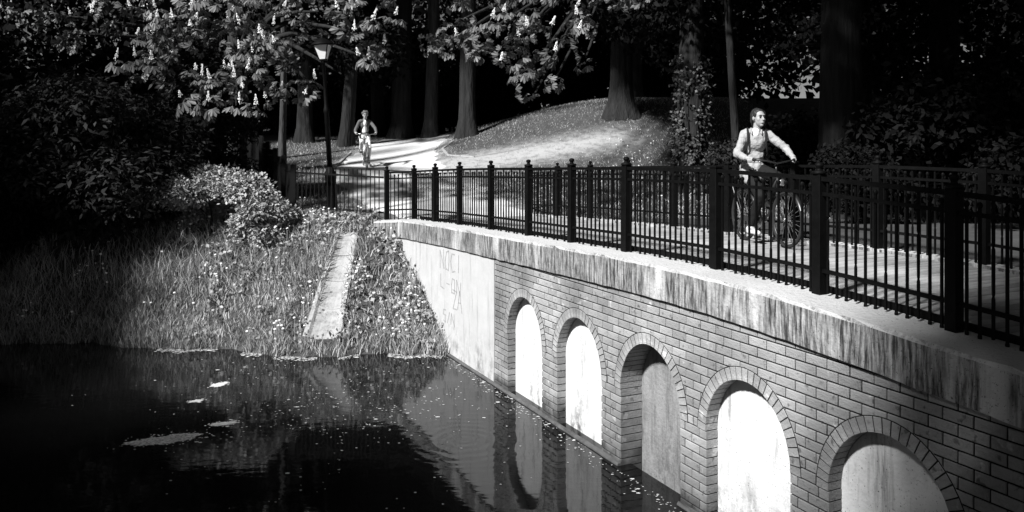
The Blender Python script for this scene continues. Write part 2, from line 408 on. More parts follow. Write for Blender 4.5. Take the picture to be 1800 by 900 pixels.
# ------------------------------------------------------------------ the footbridge
bridge = empty('footbridge', B(S0,W0,WATER), ROTB,
    'low humped brick footbridge with a row of blind arches along the pond', 'bridge')
ARC = [9.56, 8.13, 6.71, 5.30, 3.88]; HW = .515; ZSPR = -2.60; RISE = .59; RING = .115
DEPTH = [.13, .13, .28, .14, .14]
SB0, SB1 = 2.93, 10.52                                    # brick part of the face
ZT = lambda s: zc(s)-.33                                  # underside of the coping
ZB = WATER-.5
def intr(k, s, grow=0.):                                  # height of the arch line (None outside the opening)
    a = HW+grow; t = (s-ARC[k])/a
    if abs(t) >= 1: return None
    return ZSPR+(RISE+grow)*math.sqrt(1-t*t)
def extent(z, k, grow):                                   # half width of the opening at height z
    b = RISE+grow
    if z <= ZSPR: return HW+ (grow if z > ZSPR-.001 else 0)
    t = (z-ZSPR)/b
    return 0 if t >= 1 else (HW+grow)*math.sqrt(1-t*t)
# mortar core with the five openings
core = MB(); g = .012; wf = WF+g; wb = WF+.42
def quad(pts): core.add([L(*q) for q in pts], [tuple(range(len(pts)))])
cuts = [SB0]
for c in sorted(ARC): cuts += [c-HW-g, c+HW+g]
cuts.append(SB1)
for i in range(0, len(cuts), 2):                          # piers
    a, b = cuts[i], cuts[i+1]
    quad([(a,wf,ZB),(b,wf,ZB),(b,wf,ZT(b)+.1),(a,wf,ZT(a)+.1)])
    quad([(a,wf,ZB),(a,wb,ZB),(a,wb,ZSPR),(a,wf,ZSPR)]); quad([(b,wf,ZB),(b,wb,ZB),(b,wb,ZSPR),(b,wf,ZSPR)])
for k, c in enumerate(ARC):
    a = HW+g; N = 20; th = [math.pi*i/N for i in range(N+1)]
    for i in range(N):
        s1, s2 = c-a*math.cos(th[i]), c-a*math.cos(th[i+1]); z1, z2 = ZSPR+(RISE+g)*math.sin(th[i]), ZSPR+(RISE+g)*math.sin(th[i+1])
        quad([(s1,wf,z1),(s2,wf,z2),(s2,wf,ZT(s2)+.1),(s1,wf,ZT(s1)+.1)])
        quad([(s1,wf,z1),(s2,wf,z2),(s2,wb,z2),(s1,wb,z1)])
wall = core.build('wall', m_mortar, bridge)
# bricks
CH, CL, J = .0835, .212, .0122
def brick_mesh(a0, a1, t0, t1, h, dep, proud=0.):
    """brick from bottom edge [a0,a1] to top edge [t0,t1], height h, running dep into the wall; chamfered face"""
    c = .004; mb = MB(); y = proud
    o = [(a0,0),(a1,0),(t1,h),(t0,h)]
    i_ = [(a0+c,c),(a1-c,c),(t1-c,h-c),(t0+c,h-c)]
    v = [(x,y,z) for x,z in i_]+[(x,y-c,z) for x,z in o]+[(x,y-dep,z) for x,z in o]
    f = [(0,1,2,3)]
    for k in range(4):
        n = (k+1)%4; f += [(4+k,4+n,n,k),(8+k,8+n,4+n,4+k)]
    f.append((11,10,9,8))
    return mb.add(v, f)
bricks = []
z = ZSPR-CH*17; row = 0
while z < -1.42:
    zl, zh = z+J/2, z+CH-J/2
    # forbidden spans at bottom and top edge of this course
    spans = []
    for k, c in enumerate(ARC):
        def hw(zz):
            if zz <= ZSPR: return HW
            return extent(zz, k, RING*.55)
        if zl > ZSPR+RISE+RING*.55: continue
        b, t = hw(zl), (hw(zh) if zh < ZSPR+RISE+RING*.55 else 0)
        if zl >= ZSPR-.001 or zh > ZSPR: t = max(t, 0)
        spans.append((k, c-b, c+b, c-t, c+t))
    spans.sort(key=lambda q: q[1])
    off = SB0 - (CL/2 if row % 2 else 0)
    s = off
    edges = []
    if zh <= ZSPR+.01:                                     # piers are bonded one by one
        spans_ = [SB0]+[q for k_, c_ in sorted(enumerate(ARC), key=lambda q: q[1]) for q in (c_-HW, c_+HW)]+[SB1]
        for i_ in range(0, len(spans_), 2):
            a_, e_ = spans_[i_]-J/2*(i_ > 0), spans_[i_+1]+J/2*(i_ < len(spans_)-2); q_ = a_+(CL if row % 2 else CL/2); cutp = [a_]
            while q_ < e_-.05: cutp.append(q_); q_ += CL
            cutp.append(e_); edges += list(zip(cutp[:-1], cutp[1:]))
        spans = [(k_, c_-HW+.0005, c_+HW-.0005, c_-HW+.0005, c_+HW-.0005) for k_, c_ in enumerate(ARC)]
    else:
        while s < SB1: edges.append((max(s,SB0), min(s+CL,SB1))); s += CL
    for a, b in edges:
        if zl > max(ZT(a),ZT(b))+.06: continue
        pieces = [(a+J/2, b-J/2, a+J/2, b-J/2, .035)]
        for (k, b0, b1, t0, t1) in spans:
            new = []
            for (p0,p1,q0,q1,dp) in pieces:
                if max(p1,q1) <= min(b0,t0) or min(p0,q0) >= max(b1,t1):
                    # brick that ends at a jamb is long enough to show in the reveal
                    if zh <= ZSPR+.01 and (abs(p1-b0) < .02 or abs(p0-b1) < .02): dp = DEPTH[k]+.01
                    new.append((p0,p1,q0,q1,dp)); continue
                dj = DEPTH[k]+.01 if zh <= ZSPR+.01 else .035
                l = (p0, min(p1,b0), q0, min(q1,t0), dj); r = (max(p0,b1), p1, max(q0,t1), q1, dj)
                for q in (l, r):
                    if q[1]-q[0] > -.05 and q[3]-q[2] > -.05 and (q[1]-q[0])+(q[3]-q[2]) > .03:
                        q0_, q1_ = q[0], q[1]
                        if q[1] < q[0]: q0_ = q1_ = (q[0]+q[1])/2; q1_ += .002
                        t0_, t1_ = q[2], q[3]
                        if q[3] < q[2]: t0_ = t1_ = (q[2]+q[3])/2; t1_ += .002
                        new.append((q0_,q1_,t0_,t1_,q[4]))
            pieces = new
        for q in pieces: bricks.append((q, zl, zh-zl))
    z += CH; row += 1
def bpx(q):                                               # apparent size, to choose which bricks become objects
    (p0,p1,t0,t1,dp), zl, h = q
    s = (p0+p1)/2
    if zl < WATER-.05 or zl+h > ZT(s)+.05: return -1
    P = B(s, WF); px = 900+1400*P.x/P.y; py = 260-1400*zl/P.y
    if px > 1800 or py > 905: return -.5
    return ((p1-p0)+(t1-t0))*h/P.y**2/ (1+.0*s)
bricks.sort(key=bpx, reverse=True)
rest = MB(); full = {}
for n_, (q, zl, h) in enumerate(bricks):
    p0,p1,t0,t1,dp = q; c = (p0+p1)/2; pr = R.uniform(-.0025,.0025)
    if n_ < 300:
        key = (round(p1-p0,3), round(t0-p0,3), round(t1-p1,3), dp)
        if key not in full:
            full[key] = brick_mesh(p0-c, p1-c, t0-c, t1-c, h, dp).mesh('brick', m_brick)
        lx, ly, lz = L(c, WF+pr, zl)
        link('brick', full[key], wall, (lx,ly,lz), (0, R.uniform(-.004,.004), 0))
    else:
        t = brick_mesh(p0, p1, t0, t1, h, dp)
        rest.add([(x-S0, y_-(WF+pr-W0), zz+zl-WATER) for x, y_, zz in t.v], t.f)
tag(rest.build('brickwork', m_brick, wall), kind='stuff')
# arch rings of headers set on edge
for k, c in enumerate(ARC):
    # equal arc steps along the ellipse
    th = np.linspace(0, math.pi, 400); ex = -(HW+RING/2)*np.cos(th); ez = (RISE+RING/2)*np.sin(th)
    al = np.concatenate([[0], np.cumsum(np.hypot(np.diff(ex), np.diff(ez)))])
    N = int(round(al[-1]/.072)); tt = np.interp(np.linspace(0, al[-1], N+1), al, th)
    ring = None
    for i in range(N):
        a, b = tt[i]+.0042/.6, tt[i+1]-.0042/.6
        def pt(t, o): return (-(HW+o)*math.cos(t), (RISE+o)*math.sin(t))
        q = [pt(a,0.004), pt(b,0.004), pt(b,RING), pt(a,RING)]
        d = DEPTH[k]+.01; pr = .007+R.uniform(-.002,.002)
        cx = sum(x for x,_ in q)/4; cz = sum(z_ for _,z_ in q)/4
        mb = MB(); sh = .93
        v = [(cx+(x-cx)*sh, pr, cz+(z_-cz)*.96) for x,z_ in q]+[(x,pr-.004,z_) for x,z_ in q]+[(x,-d,z_) for x,z_ in q]
        v = [(x-cx, y_, z_-cz) for x,y_,z_ in v]
        f = [(0,3,2,1)]
        for e in range(4):
            n2 = (e+1)%4; f += [(4+e,e,n2,4+n2),(8+e,4+e,4+n2,8+n2)]
        mb.add(v, f)
        if ring is None:
            # the mortar bed of the ring, one ring per arch
            rb = MB(); NN = 28
            for j in range(NN):
                u0, u1 = math.pi*j/NN, math.pi*(j+1)/NN
                A, Bq, Cq, Dq = pt(u0,.006), pt(u1,.006), pt(u1,RING+.008), pt(u0,RING+.008)
                y1 = .0035
                rb.add([(A[0],y1,A[1]),(Bq[0],y1,Bq[1]),(Cq[0],y1,Cq[1]),(Dq[0],y1,Dq[1]),(A[0],-d,A[1]),(Bq[0],-d,Bq[1])], [(0,3,2,1),(0,1,5,4)])
            ring = rb.build('arch_ring', m_mortar, bridge, loc=L(c, WF, ZSPR))
        mb.build('voussoir', m_brick, ring, loc=(cx,0,cz))
    # infill panel behind the opening
    pm = MB(); N = 24; a = HW+.03; wq = WF+DEPTH[k]
    pts = [(c-a, ZB), (c+a, ZB)] + [(c+a*math.cos(math.pi*i/N), ZSPR+(RISE+.03)*math.sin(math.pi*i/N)) for i in range(N+1)]
    n2 = len(pts)
    pm.add([L(s_, wq, z_) for s_, z_ in pts]+[L(s_, wq+.1, z_) for s_, z_ in pts],
        [tuple(range(n2))[::-1]]+[(i,(i+1)%n2,(i+1)%n2+n2,i+n2) for i in range(n2)])
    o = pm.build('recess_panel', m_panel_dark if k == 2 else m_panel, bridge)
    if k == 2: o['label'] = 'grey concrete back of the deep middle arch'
# plastered abutments either side of the brick, their top under the coping
def sweep(name, mat, prof, s0, s1, step=.4, parent=bridge, zf=zc, seed=0, jit=0.):
    n = max(2, int((s1-s0)/step)+1); mb = MB(); v = []; m = len(prof); rr = random.Random(seed)
    for i in range(n):
        s = s0+(s1-s0)*i/(n-1)
        for (w, z_, absz) in prof:
            v.append(L(s, w+rr.uniform(-jit,jit), (z_ if absz else zf(s)+z_)+rr.uniform(-jit,jit)))
    f = []
    for i in range(n-1):
        for k in range(m): f.append((i*m+k, i*m+(k+1)%m, (i+1)*m+(k+1)%m, (i+1)*m+k))
    f.append(tuple(range(m-1,-1,-1))); f.append(tuple(range((n-1)*m, n*m)))
    return mb.add(v, f).build(name, mat, parent)
sweep('abutment', m_plaster, [(WF-.004,ZB,True),(WF-.004,-.32,False),(WF+.5,-.32,False),(WF+.5,ZB,True)], SB1+.004, 16.2)
sweep('abutment', m_plaster, [(WF-.004,ZB,True),(WF-.004,-.32,False),(WF+.5,-.32,False),(WF+.5,ZB,True)], -6, SB0-.004)
sweep('plinth', m_plinth, [(WF-.04,ZB,True),(WF-.04,WATER+.012,True),(WF-.03,WATER+.028,True),(WF+.005,WATER+.03,True),(WF+.005,ZB,True)], ARC[2]+HW, 13.2, .25, jit=.006)
sweep('plinth', m_plinth, [(WF-.04,ZB,True),(WF-.04,WATER+.012,True),(WF-.03,WATER+.028,True),(WF+.005,WATER+.03,True),(WF+.005,ZB,True)], -6, ARC[2]-HW, .25, jit=.006)
# coping with a chamfered outer edge and a ragged lower arris
wo = 4.722
sweep('coping', m_coping, [(wo+.004,-.33,False),(wo,-.20,False),(wo,-.025,False),(wo+.02,0,False),(5.30,.0,False),(5.30,-.33,False)], -6, 15.25, .16, seed=2, jit=.005)
wing = B(15.25,0)
# the wing of the coping that turns towards the bank
def wingpt(a, b):  # from the kink (a=0) to the end post (a=1); b across, positive away from the pond
    K = B(15.25, WFENCE); E = Vector((-2.53,16.1,0)); t = (E-K).normalized(); nn = Vector((-t.y,t.x,0))*-1
    return K+(E-K)*a+nn*b
rootinv = bridge.matrix_basis.copy()
rootinv = (Matrix.Translation(B(S0,W0,WATER)) @ Matrix.Rotation(ROTB[2],4,'Z')).inverted()
mb = MB(); v = []
for a in (-.3, .5, 1.18):
    for b, z_ in ((-.42,-.33),(-.44,-.02),(-.42,0),(.16,0),(.16,-.33)):
        q = wingpt(a, b); zz = zc(15.25+.5*max(a,0))+z_-.002
        v.append(rootinv @ Vector((q.x,q.y,zz)))
f = []
for i in range(2):
    for k in range(5): f.append((i*5+k, i*5+(k+1)%5, i*5+5+(k+1)%5, i*5+5+k))
f += [(4,3,2,1,0),(10,11,12,13,14)]
mb.add(v, f).build('coping', m_coping, bridge)
# deck structure, boards, kerbs
deck = sweep('deck', m_mortar, [(5.28,-.10,False),(7.97,-.10,False),(7.97,-.32,False),(5.28,-.32,False)], -6, 15.9)
pm = MB(); bw_ = .105
pm.bbox(-bw_/2+.007, bw_/2-.007, -1.29, 1.29, -.03, 0, .004); plank_me = pm.mesh('plank', m_deck)
n = 0; s = -1.5
while s < 15.75:
    sl = math.atan2(zc(s+.1)-zc(s-.1), .2)
    link('plank', plank_me, deck, (s-S0, -(6.60-W0), zc(s)-.045-WATER+R.uniform(-.003,.003)), (0, -sl, R.uniform(-.003,.003))); s += bw_
sweep('kerb', m_iron, [(5.24,-.04,False),(5.24,.055,False),(5.27,.055,False),(5.27,-.04,False)], -4, 15.2, parent=bridge)  # dark kerb strip, its black also stands in for the shadow band there
sweep('far_kerb', m_coping, [(7.89,-.3,False),(7.89,-.01,False),(8.12,-.01,False),(8.12,-.5,False)], -4, 15.8, parent=bridge)
# worn graffiti strokes on the plaster
def stroke(mb, pts, wd):
    for (a, b) in zip(pts[:-1], pts[1:]):
        a, b = Vector((a[0],0,a[1])), Vector((b[0],0,b[1])); t = (b-a).normalized(); nn = Vector((-t.z,0,t.x))*wd/2
        a = a-t*wd*.3; b = b+t*wd*.3
        mb.add([a+nn,a-nn,b-nn,b+nn], [(0,1,2,3)])
G = {'N':[[(0,0),(0,1),(.6,0),(.6,1)]], 'O':[[(.1,0),(0,.5),(.15,1),(.5,1),(.6,.5),(.5,0),(.1,0)]], 'C':[[(.6,.9),(.2,1),(0,.5),(.2,0),(.6,.1)]],
     'Z':[[(0,1),(.6,1),(0,0),(.6,0)]], 'A':[[(0,0),(.3,1),(.6,0)],[(.12,.4),(.48,.4)]], 'V':[[(0,1),(.3,0),(.6,1)]], 'I':[[(.3,0),(.3,1)]], '-':[[(.1,.5),(.5,.5)]],
     'L':[[(0,1),(0,0),(.5,0)]], 'S':[[(.6,.9),(.1,1),(.05,.6),(.55,.45),(.5,.05),(0,.1)]], '/':[[(.1,0),(.5,1)]]}
rg = random.Random(4)
for i, (txt, s_, z_, hh, wd) in enumerate([('NOCI', 12.75, -2.02, .30, .30),('L-ON', 12.7, -2.36, .22, .28),('ZA', 12.15, -2.62, .30, .26),('S/N', 12.6, -2.9, .2, .22)]):
    x = s_; gr = MB()
    for ch in txt:
        for st in G[ch]:
            t = MB(); stroke(t, [(-px*wd+rg.uniform(-.015,.015), py*hh+rg.uniform(-.02,.02)) for px, py in st], .020)
            gr.add([L(x+q[0], WF-.0065, z_+q[2]) for q in t.v], t.f)
        x -= wd*.85
    tag(gr.build('graffiti', m_graf, bridge), kind='stuff')

# ------------------------------------------------------------------ railings
def finial(mb, z):
    mb.lathe([(.058,z),(.062,z+.012),(.058,z+.026),(.026,z+.032),(.022,z+.05),(.034,z+.062),(.036,z+.082),(.022,z+.096),(.004,z+.10)], 10); return mb
post_me = MB().bbox(-.044,.044,-.044,.044,-.10,.99,.006).mesh('post', m_iron)
fin_me = finial(MB(), .99).mesh('finial', m_iron, True)
cap_me = MB().bbox(-.052,.052,-.052,.052,.985,1.0,.004).mesh('post_cap', m_iron)
def twist(mb, z0, z1, r=.0085, n=28, turns=5):
    v = []; f = []
    for i in range(n+1):
        z_ = z0+(z1-z0)*i/n; u = min(1,max(0,(z_-.30)/.06))*min(1,max(0,(.62-z_)/.06)); a0 = (z_-.30)/.32*turns*math.pi*(1 if .30<z_<.62 else 0)
        for k in range(4):
            a = a0+math.pi/4+k*math.pi/2; v.append((r*1.41*math.cos(a), r*1.41*math.sin(a), z_))
    for i in range(n):
        for k in range(4): f.append((i*4+k, i*4+(k+1)%4, i*4+4+(k+1)%4, i*4+4+k))
    f += [(3,2,1,0), tuple(range(n*4,n*4+4))]
    return mb.add(v, f)
pk_tall = twist(MB(), .02, .95).mesh('picket', m_iron)
mb = MB(); twist(mb, .02, .88, turns=0, n=4); mb.lathe([(.006,.87),(.012,.876),(.019,.89),(.019,.903),(.010,.915),(.003,.918)], 8)
mb.lathe([(.003,-.012),(.014,.0),(.014,.02),(.008,.03)], 8); pk_ball = mb.mesh('picket', m_iron)
def bar(P, Q, hh, ww):
    P, Q = Vector(P), Vector(Q); t = (Q-P).normalized(); sd = t.cross(Vector((0,0,1))).normalized()*ww/2; up = Vector((0,0,hh/2))
    return MB().add([P+sd-up,P-sd-up,P-sd+up,P+sd+up,Q+sd-up,Q-sd-up,Q-sd+up,Q+sd+up], [(0,3,2,1),(4,5,6,7),(0,1,5,4),(1,2,6,5),(2,3,7,6),(3,0,4,7)])
def railing(label, w, posts, nofin=(), extra=None, npk=13, dz=0.):
    root = empty('bridge_railing', B(S0,w,WATER), ROTB, label, 'railing', None)
    def l(s, z_): return Vector((s-S0, 0, z_-WATER))
    for i, s in enumerate(posts):
        p = link('post', post_me, root, l(s, zc(s)+dz))
        if i in nofin: link('post_cap', cap_me, p)
        else: link('finial', fin_me, p)
    def bay(P, Q, n):
        for h, hh, ww in ((.955,.035,.05),(.83,.028,.03),(.20,.030,.03)):
            bar(P+Vector((0,0,h)), Q+Vector((0,0,h)), hh, ww).build('rail', m_iron, root)
        for k in range(1, n):
            q = P+(Q-P)*(k/n)
            link('picket', pk_tall if k % 3 == 0 else pk_ball, root, q)
    for a, b in zip(posts[:-1], posts[1:]): bay(l(a,zc(a)+dz), l(b,zc(b)+dz), max(4,int(round((b-a)/.094))))
    if extra is not None:
        inv = (Matrix.Translation(B(S0,w,WATER)) @ Matrix.Rotation(ROTB[2],4,'Z')).inverted()
        P = l(posts[-1], zc(posts[-1])); Q = inv @ extra
        bay(P, Q, 7)
        p = link('post', post_me, root, Q); link('finial', fin_me, p)
    return root
PN = [1.0, 2.25]
for px in (1677,1440,1259,1101,1005,929,863,808,765):
    t = (px-900)/1400; Y = WFENCE/(NX*t+NY); PN.append(Y*(DX*t+DY))
PN.append(15.25)
railing('black iron railing with ball-topped pickets on the pond side of the bridge', WFENCE, PN, (4,), Vector((-2.53,16.1,zc(15.7)-.01)))
PF = [1.4+1.30*i for i in range(12)]
railing('black iron railing on the far side of the bridge behind the cyclist', WFAR, PF)

# plain steel fence along the top of the bank
def fence(label, pts, h, gap, m, posts=True, stepped=False):
    root = empty('bank_fence', pts[0], label=label, cat='fence')
    o = Vector(pts[0])
    pk = MB().box(-.009,.009,-.009,.009,.0,h).mesh('picket', m)
    for a, b in zip(pts[:-1], pts[1:]):
        a, b = Vector(a)-o, Vector(b)-o; n = int((b-a).length/gap)
        bs = b.copy()
        if stepped: bs = Vector((b.x,b.y,a.z))
        for hh in (.08, h-.14): bar(a+Vector((0,0,hh)), bs+Vector((0,0,hh)), .035, .03).build('rail', m, root)
        for k in range(1, n): link('picket', pk, root, a+(bs-a)*(k/n))
        if posts: MB().bbox(-.05,.05,-.05,.05,-.3,h+.03,.006).build('post', m, root, loc=b)
    return root
fp = lambda px, Y: Vector(((px-900)/1400*Y, Y, gz((px-900)/1400*Y, Y)))
P0 = Vector((-2.60,16.12,zc(15.7)+.06)); P1 = Vector((-3.62,16.25,-1.33)); P2 = Vector((-4.55,16.6,-1.30))
fence('plain black steel fence along the bank top beside the lamp post', [P0,P2], .93, .092, m_iron2)
st = [P2.copy()]
for i in range(1, 7):
    x = -4.55-.50*i; y = 16.6+1.05*i; st.append(Vector((x,y,max(gz(x,y), -1.30+.16*i))))
fence('black fence climbing away in steps behind the pale shrub', st, .95, .09, m_iron2, True, True)
# ------------------------------------------------------------------ lamp post and drain chute
lb = Vector((-3.77,16.75,0)); lb.z = gz(lb.x, lb.y)-.03
lamp = empty('street_lamp', lb, (0,-math.radians(3.4),0), 'tall black lamp post with a white paned lantern by the bank fence', 'lamp')
lz = 2.30-lb.z
mb = MB(); mb.lathe([(.15,-.2),(.15,.06),(.13,.10),(.115,.16),(.115,.85),(.13,.88),(.13,.93),(.085,.98),(.075,1.05)], 14); mb.build('pedestal', m_iron, lamp, True)
mb = MB(); mb.lathe([(.055,1.0),(.052,lz*.58),(.062,lz*.585),(.066,lz*.6),(.05,lz*.615),(.04,lz*.64),(.034,lz-.52),(.05,lz-.51),(.055,lz-.47),(.03,lz-.45)], 12); mb.build('column', m_iron, lamp, True)
m_pane = M('white_lamp_glass', .85, .35, .03, 5., spec=.5, trans=.12)
def frus(r0, r1, z0, z1): return [(r0,z0),(r1,z1)]
z0, z1 = lz-.43, lz-.14
mb = MB(); mb.lathe([(.10,z0-.03),(.105,z0)], 4, ang=.7); lf = mb.build('lantern_base', m_iron, lamp)
lf2 = MB()
for k in range(4):
    a = .7+k*math.pi/2; lf2.tube([(.10*math.cos(a),.10*math.sin(a),z0),(.215*math.cos(a),.215*math.sin(a),z1)], .012, 6)
cage = lf2.build('lantern_frame', m_iron, lamp)
for k in range(4):
    a, b = .7+k*math.pi/2, .7+(k+1)*math.pi/2; q = []
    for r, z_ in ((.098,z0),(.21,z1)):
        for t in (a, b): q.append(Vector((r*math.cos(t), r*math.sin(t), z_)))
    mb = MB().add([q[0],q[1],q[3],q[2]], [(0,1,2,3)]); mb.add([(p[0]*.95,p[1]*.95,p[2]) for p in list(mb.v)], [(3,2,1,0)]); mb.build('pane', m_pane, cage)
MB().lathe([(.235,z1-.005),(.25,z1+.01),(.24,z1+.03),(.13,z1+.11),(.05,z1+.15),(.02,z1+.17),(.03,z1+.19),(.004,z1+.22)], 12).build('lantern_roof', m_iron, lamp, True)

chute = empty('drain_chute', U, label='concrete drain chute running down the grassy bank to the water', cat='drain')
prof = [(-.27,-.12),(-.27,.06),(-.21,.06),(-.17,.02),(-.08,-.01),(.06,-.015),(.15,.0),(.20,.03),(.25,.03),(.25,-.12)]
for i in range(4):
    a, b = ln_*i/4, ln_*(i+.985)/4; v = []
    wob = R.uniform(-.012,.012)
    for t in (a, b):
        for x, y_ in prof: v.append(tdir*t+side*(x*(1.2-.4*t/ln_)+wob)+up*(y_+.01+wob))
    m_ = len(prof); f = [(k,(k+1)%m_,(k+1)%m_+m_,k+m_) for k in range(m_)]+[tuple(range(m_-1,-1,-1)),tuple(range(m_,2*m_))]
    MB().add(v, f).build('channel_segment', m_conc, chute)

# ------------------------------------------------------------------ vegetation
LIT = np.array([(-7.7,11.0),(-7.4,15.6),(-8.6,19),(-9.6,28),(-6.0,34),(1,33.5),(6.5,32),(8.0,25),(6.2,19),(5.0,13),(5.4,8.3),(4.6,6.5),(1.2,4.7),(-3,9.6)])
def inpoly(x, y, P):
    c = np.zeros(x.shape, bool); j = len(P)-1
    for i in range(len(P)):
        xi, yi, xj, yj = P[i,0], P[i,1], P[j,0], P[j,1]
        c ^= ((yi > y) != (yj > y)) & (x < (xj-xi)*(y-yi)/(yj-yi+1e-9)+xi); j = i
    return c
def shadowspot(p, z=-1.6):                                # where a leaf's shadow falls
    d = (p[:,2]-z)/TAN
    return p[:,0]-SUN_AZ[0]*d, p[:,1]-SUN_AZ[1]*d
def lantern_clear(P):
    x, y = shadowspot(P, 2.05); return np.hypot(x-lb.x+.2, y-lb.y) > .75
def keep_open(p, jit=.45):
    """the crowns leave a gap: True where a leaf clump does not shade the clearing"""
    x, y = shadowspot(p); x = x+rng.normal(0,jit*.5,len(x)); y = y+rng.normal(0,jit*.5,len(x)); ok = ~inpoly(x, y, LIT)
    e = .05*(p[:,2]+1.6)/math.sin(math.radians(SUN_EL))+.15
    for a in range(6): ok &= ~inpoly(x+e*math.cos(a*1.047), y+e*math.sin(a*1.047), LIT)
    return ok

def rotmats(zax, spin):
    z_ = zax/np.linalg.norm(zax,axis=1,keepdims=True)
    a = np.where(np.abs(z_[:,2:3])>.9, np.array([[1.,0,0]]), np.array([[0,0,1.]]))
    x = np.cross(a, z_); x /= np.linalg.norm(x,axis=1,keepdims=True); y = np.cross(z_, x)
    c, s = np.cos(spin)[:,None], np.sin(spin)[:,None]
    return np.stack([x*c+y*s, -x*s+y*c, z_], -1)
def scatter(tv, tf, P, Z, sc):
    N = len(P); Rm = rotmats(Z, rng.uniform(0,6.28,N)); k = len(tv)
    V = np.einsum('nij,kj->nki', Rm, tv)*sc[:,None,None]+P[:,None,:]
    F = tf[None]+(np.arange(N)*k)[:,None,None]
    return V.reshape(-1,3), F.reshape(-1, tf.shape[1])
def leaf2(bw=.5, wid=.35, fold=.10):                     # six-vertex leaf, two quads folded on the midrib, along +x
    return np.array([(0,0,0),(.45,wid*.62,fold*.6),(.78,wid*bw*2*.5+wid*.2,fold),(1,0,-.04),(.78,-wid*bw*2*.5-wid*.2,fold),(.45,-wid*.62,fold*.6)]), np.array([(0,3,2,1),(0,5,4,3)])
def leaf1(wid=.3): return np.array([(0,0,0),(.5,-wid,.06),(1,0,-.06),(.5,wid,.06)]), np.array([(0,1,2,3)])
def clump(n, rad, size, seed, droop=.3, two=False, wid=.3):
    r = np.random.default_rng(seed); Vs = []; Fs = []; o = 0
    lv, lf_ = leaf2(.5, wid) if two else leaf1(wid)
    for i in range(n):
        d = r.normal(size=3); d[2] = d[2]*.6; d /= np.linalg.norm(d); p = d*rad*r.uniform(.25,1)
        x = d*np.array([1,1,.5])+r.normal(0,.5,3); x[2] -= droop; x /= np.linalg.norm(x)
        zz = np.array([0,0,1.])+r.normal(0,.45,3); zz -= x*zz.dot(x); zz /= np.linalg.norm(zz); y = np.cross(zz,x)
        Vs.append(lv@np.stack([x,y,zz])*size*r.uniform(.7,1.3)+p); Fs.append(lf_+o); o += len(lv)
    return np.concatenate(Vs), np.concatenate(Fs)
def palmate(size=.17, n=7, droop=.75):                    # one horse-chestnut leaf: obovate leaflets fanned round a point
    lv, lf_ = leaf2(.62, .20, .03); Vs = []; Fs = []
    for i in range(n):
        a = math.radians(-115+230*i/(n-1)); k = (1-.35*abs(i-(n-1)/2)/((n-1)/2))*size
        d = droop*(.75+.1*(i%2)); x = np.array([math.cos(a)*math.cos(d), math.sin(a)*math.cos(d), -math.sin(d)])
        y = np.array([-math.sin(a), math.cos(a), 0]); zz = np.cross(x,y)
        Vs.append(lv@np.stack([x,y,zz])*k); Fs.append(lf_+6*i)
    return np.concatenate(Vs), np.concatenate(Fs)
def chestnut_spray(seed, size=.17):
    r = np.random.default_rng(seed); Vs = []; Fs = []; o = 0
    for i in range(6):
        pv, pf = palmate(size*r.uniform(.8,1.15), 7, r.uniform(.6,1.1)); a = i*1.047+r.uniform(-.3,.3)
        c, s = math.cos(a), math.sin(a); m_ = np.array([[c,s,0],[-s,c,0],[0,0,1]])
        off = np.array([c,s,-.35+r.uniform(-.15,.25)])*size*r.uniform(.55,1.15)
        Vs.append(pv@m_+off); Fs.append(pf+o); o += len(pv)
    return np.concatenate(Vs), np.concatenate(Fs)
def blob_points(blobs, n):
    """points through ellipsoid lobes, thicker towards the outside; returns points and outward directions"""
    vol = np.array([b[1][0]*b[1][1]*b[1][2] for b in blobs])**.75; cnt = (vol/vol.sum()*n).astype(int)+1
    P = []; O = []
    for (c, r), k in zip(blobs, cnt):
        d = rng.normal(size=(k,3)); d /= np.linalg.norm(d,axis=1,keepdims=True)
        q = rng.uniform(.25,1,(k,1))**.5
        P.append(np.array(c)+d*q*np.array(r)); O.append(d)
    return np.concatenate(P), np.concatenate(O)
def lobes(c, r, n, seed, size=.42):
    rr = np.random.default_rng(seed); out = []
    for i in range(n):
        d = rr.normal(size=3); d /= np.linalg.norm(d); q = rr.uniform(.35,.85)
        k = size*rr.uniform(.7,1.25); out.append((tuple(np.array(c)+d*q*np.array(r)), (r[0]*k, r[1]*k, r[2]*k*.75)))
    return out
def crown_mesh(P, O, tmpl, mat, sc=(.8,1.25), up=.6):
    V = []; F = []; o = 0; which = rng.integers(0, len(tmpl), len(P))
    for i, (tv, tf) in enumerate(tmpl):
        k = which == i
        if not k.any(): continue
        v, f = scatter(tv, tf, P[k], O[k]*.6+np.array([0,0,up])+rng.normal(0,.25,(k.sum(),3)), rng.uniform(*sc,k.sum()))
        V.append(v); F.append(f+o); o += len(v)
    return np_mesh('crown', np.concatenate(V), np.concatenate(F), mat)
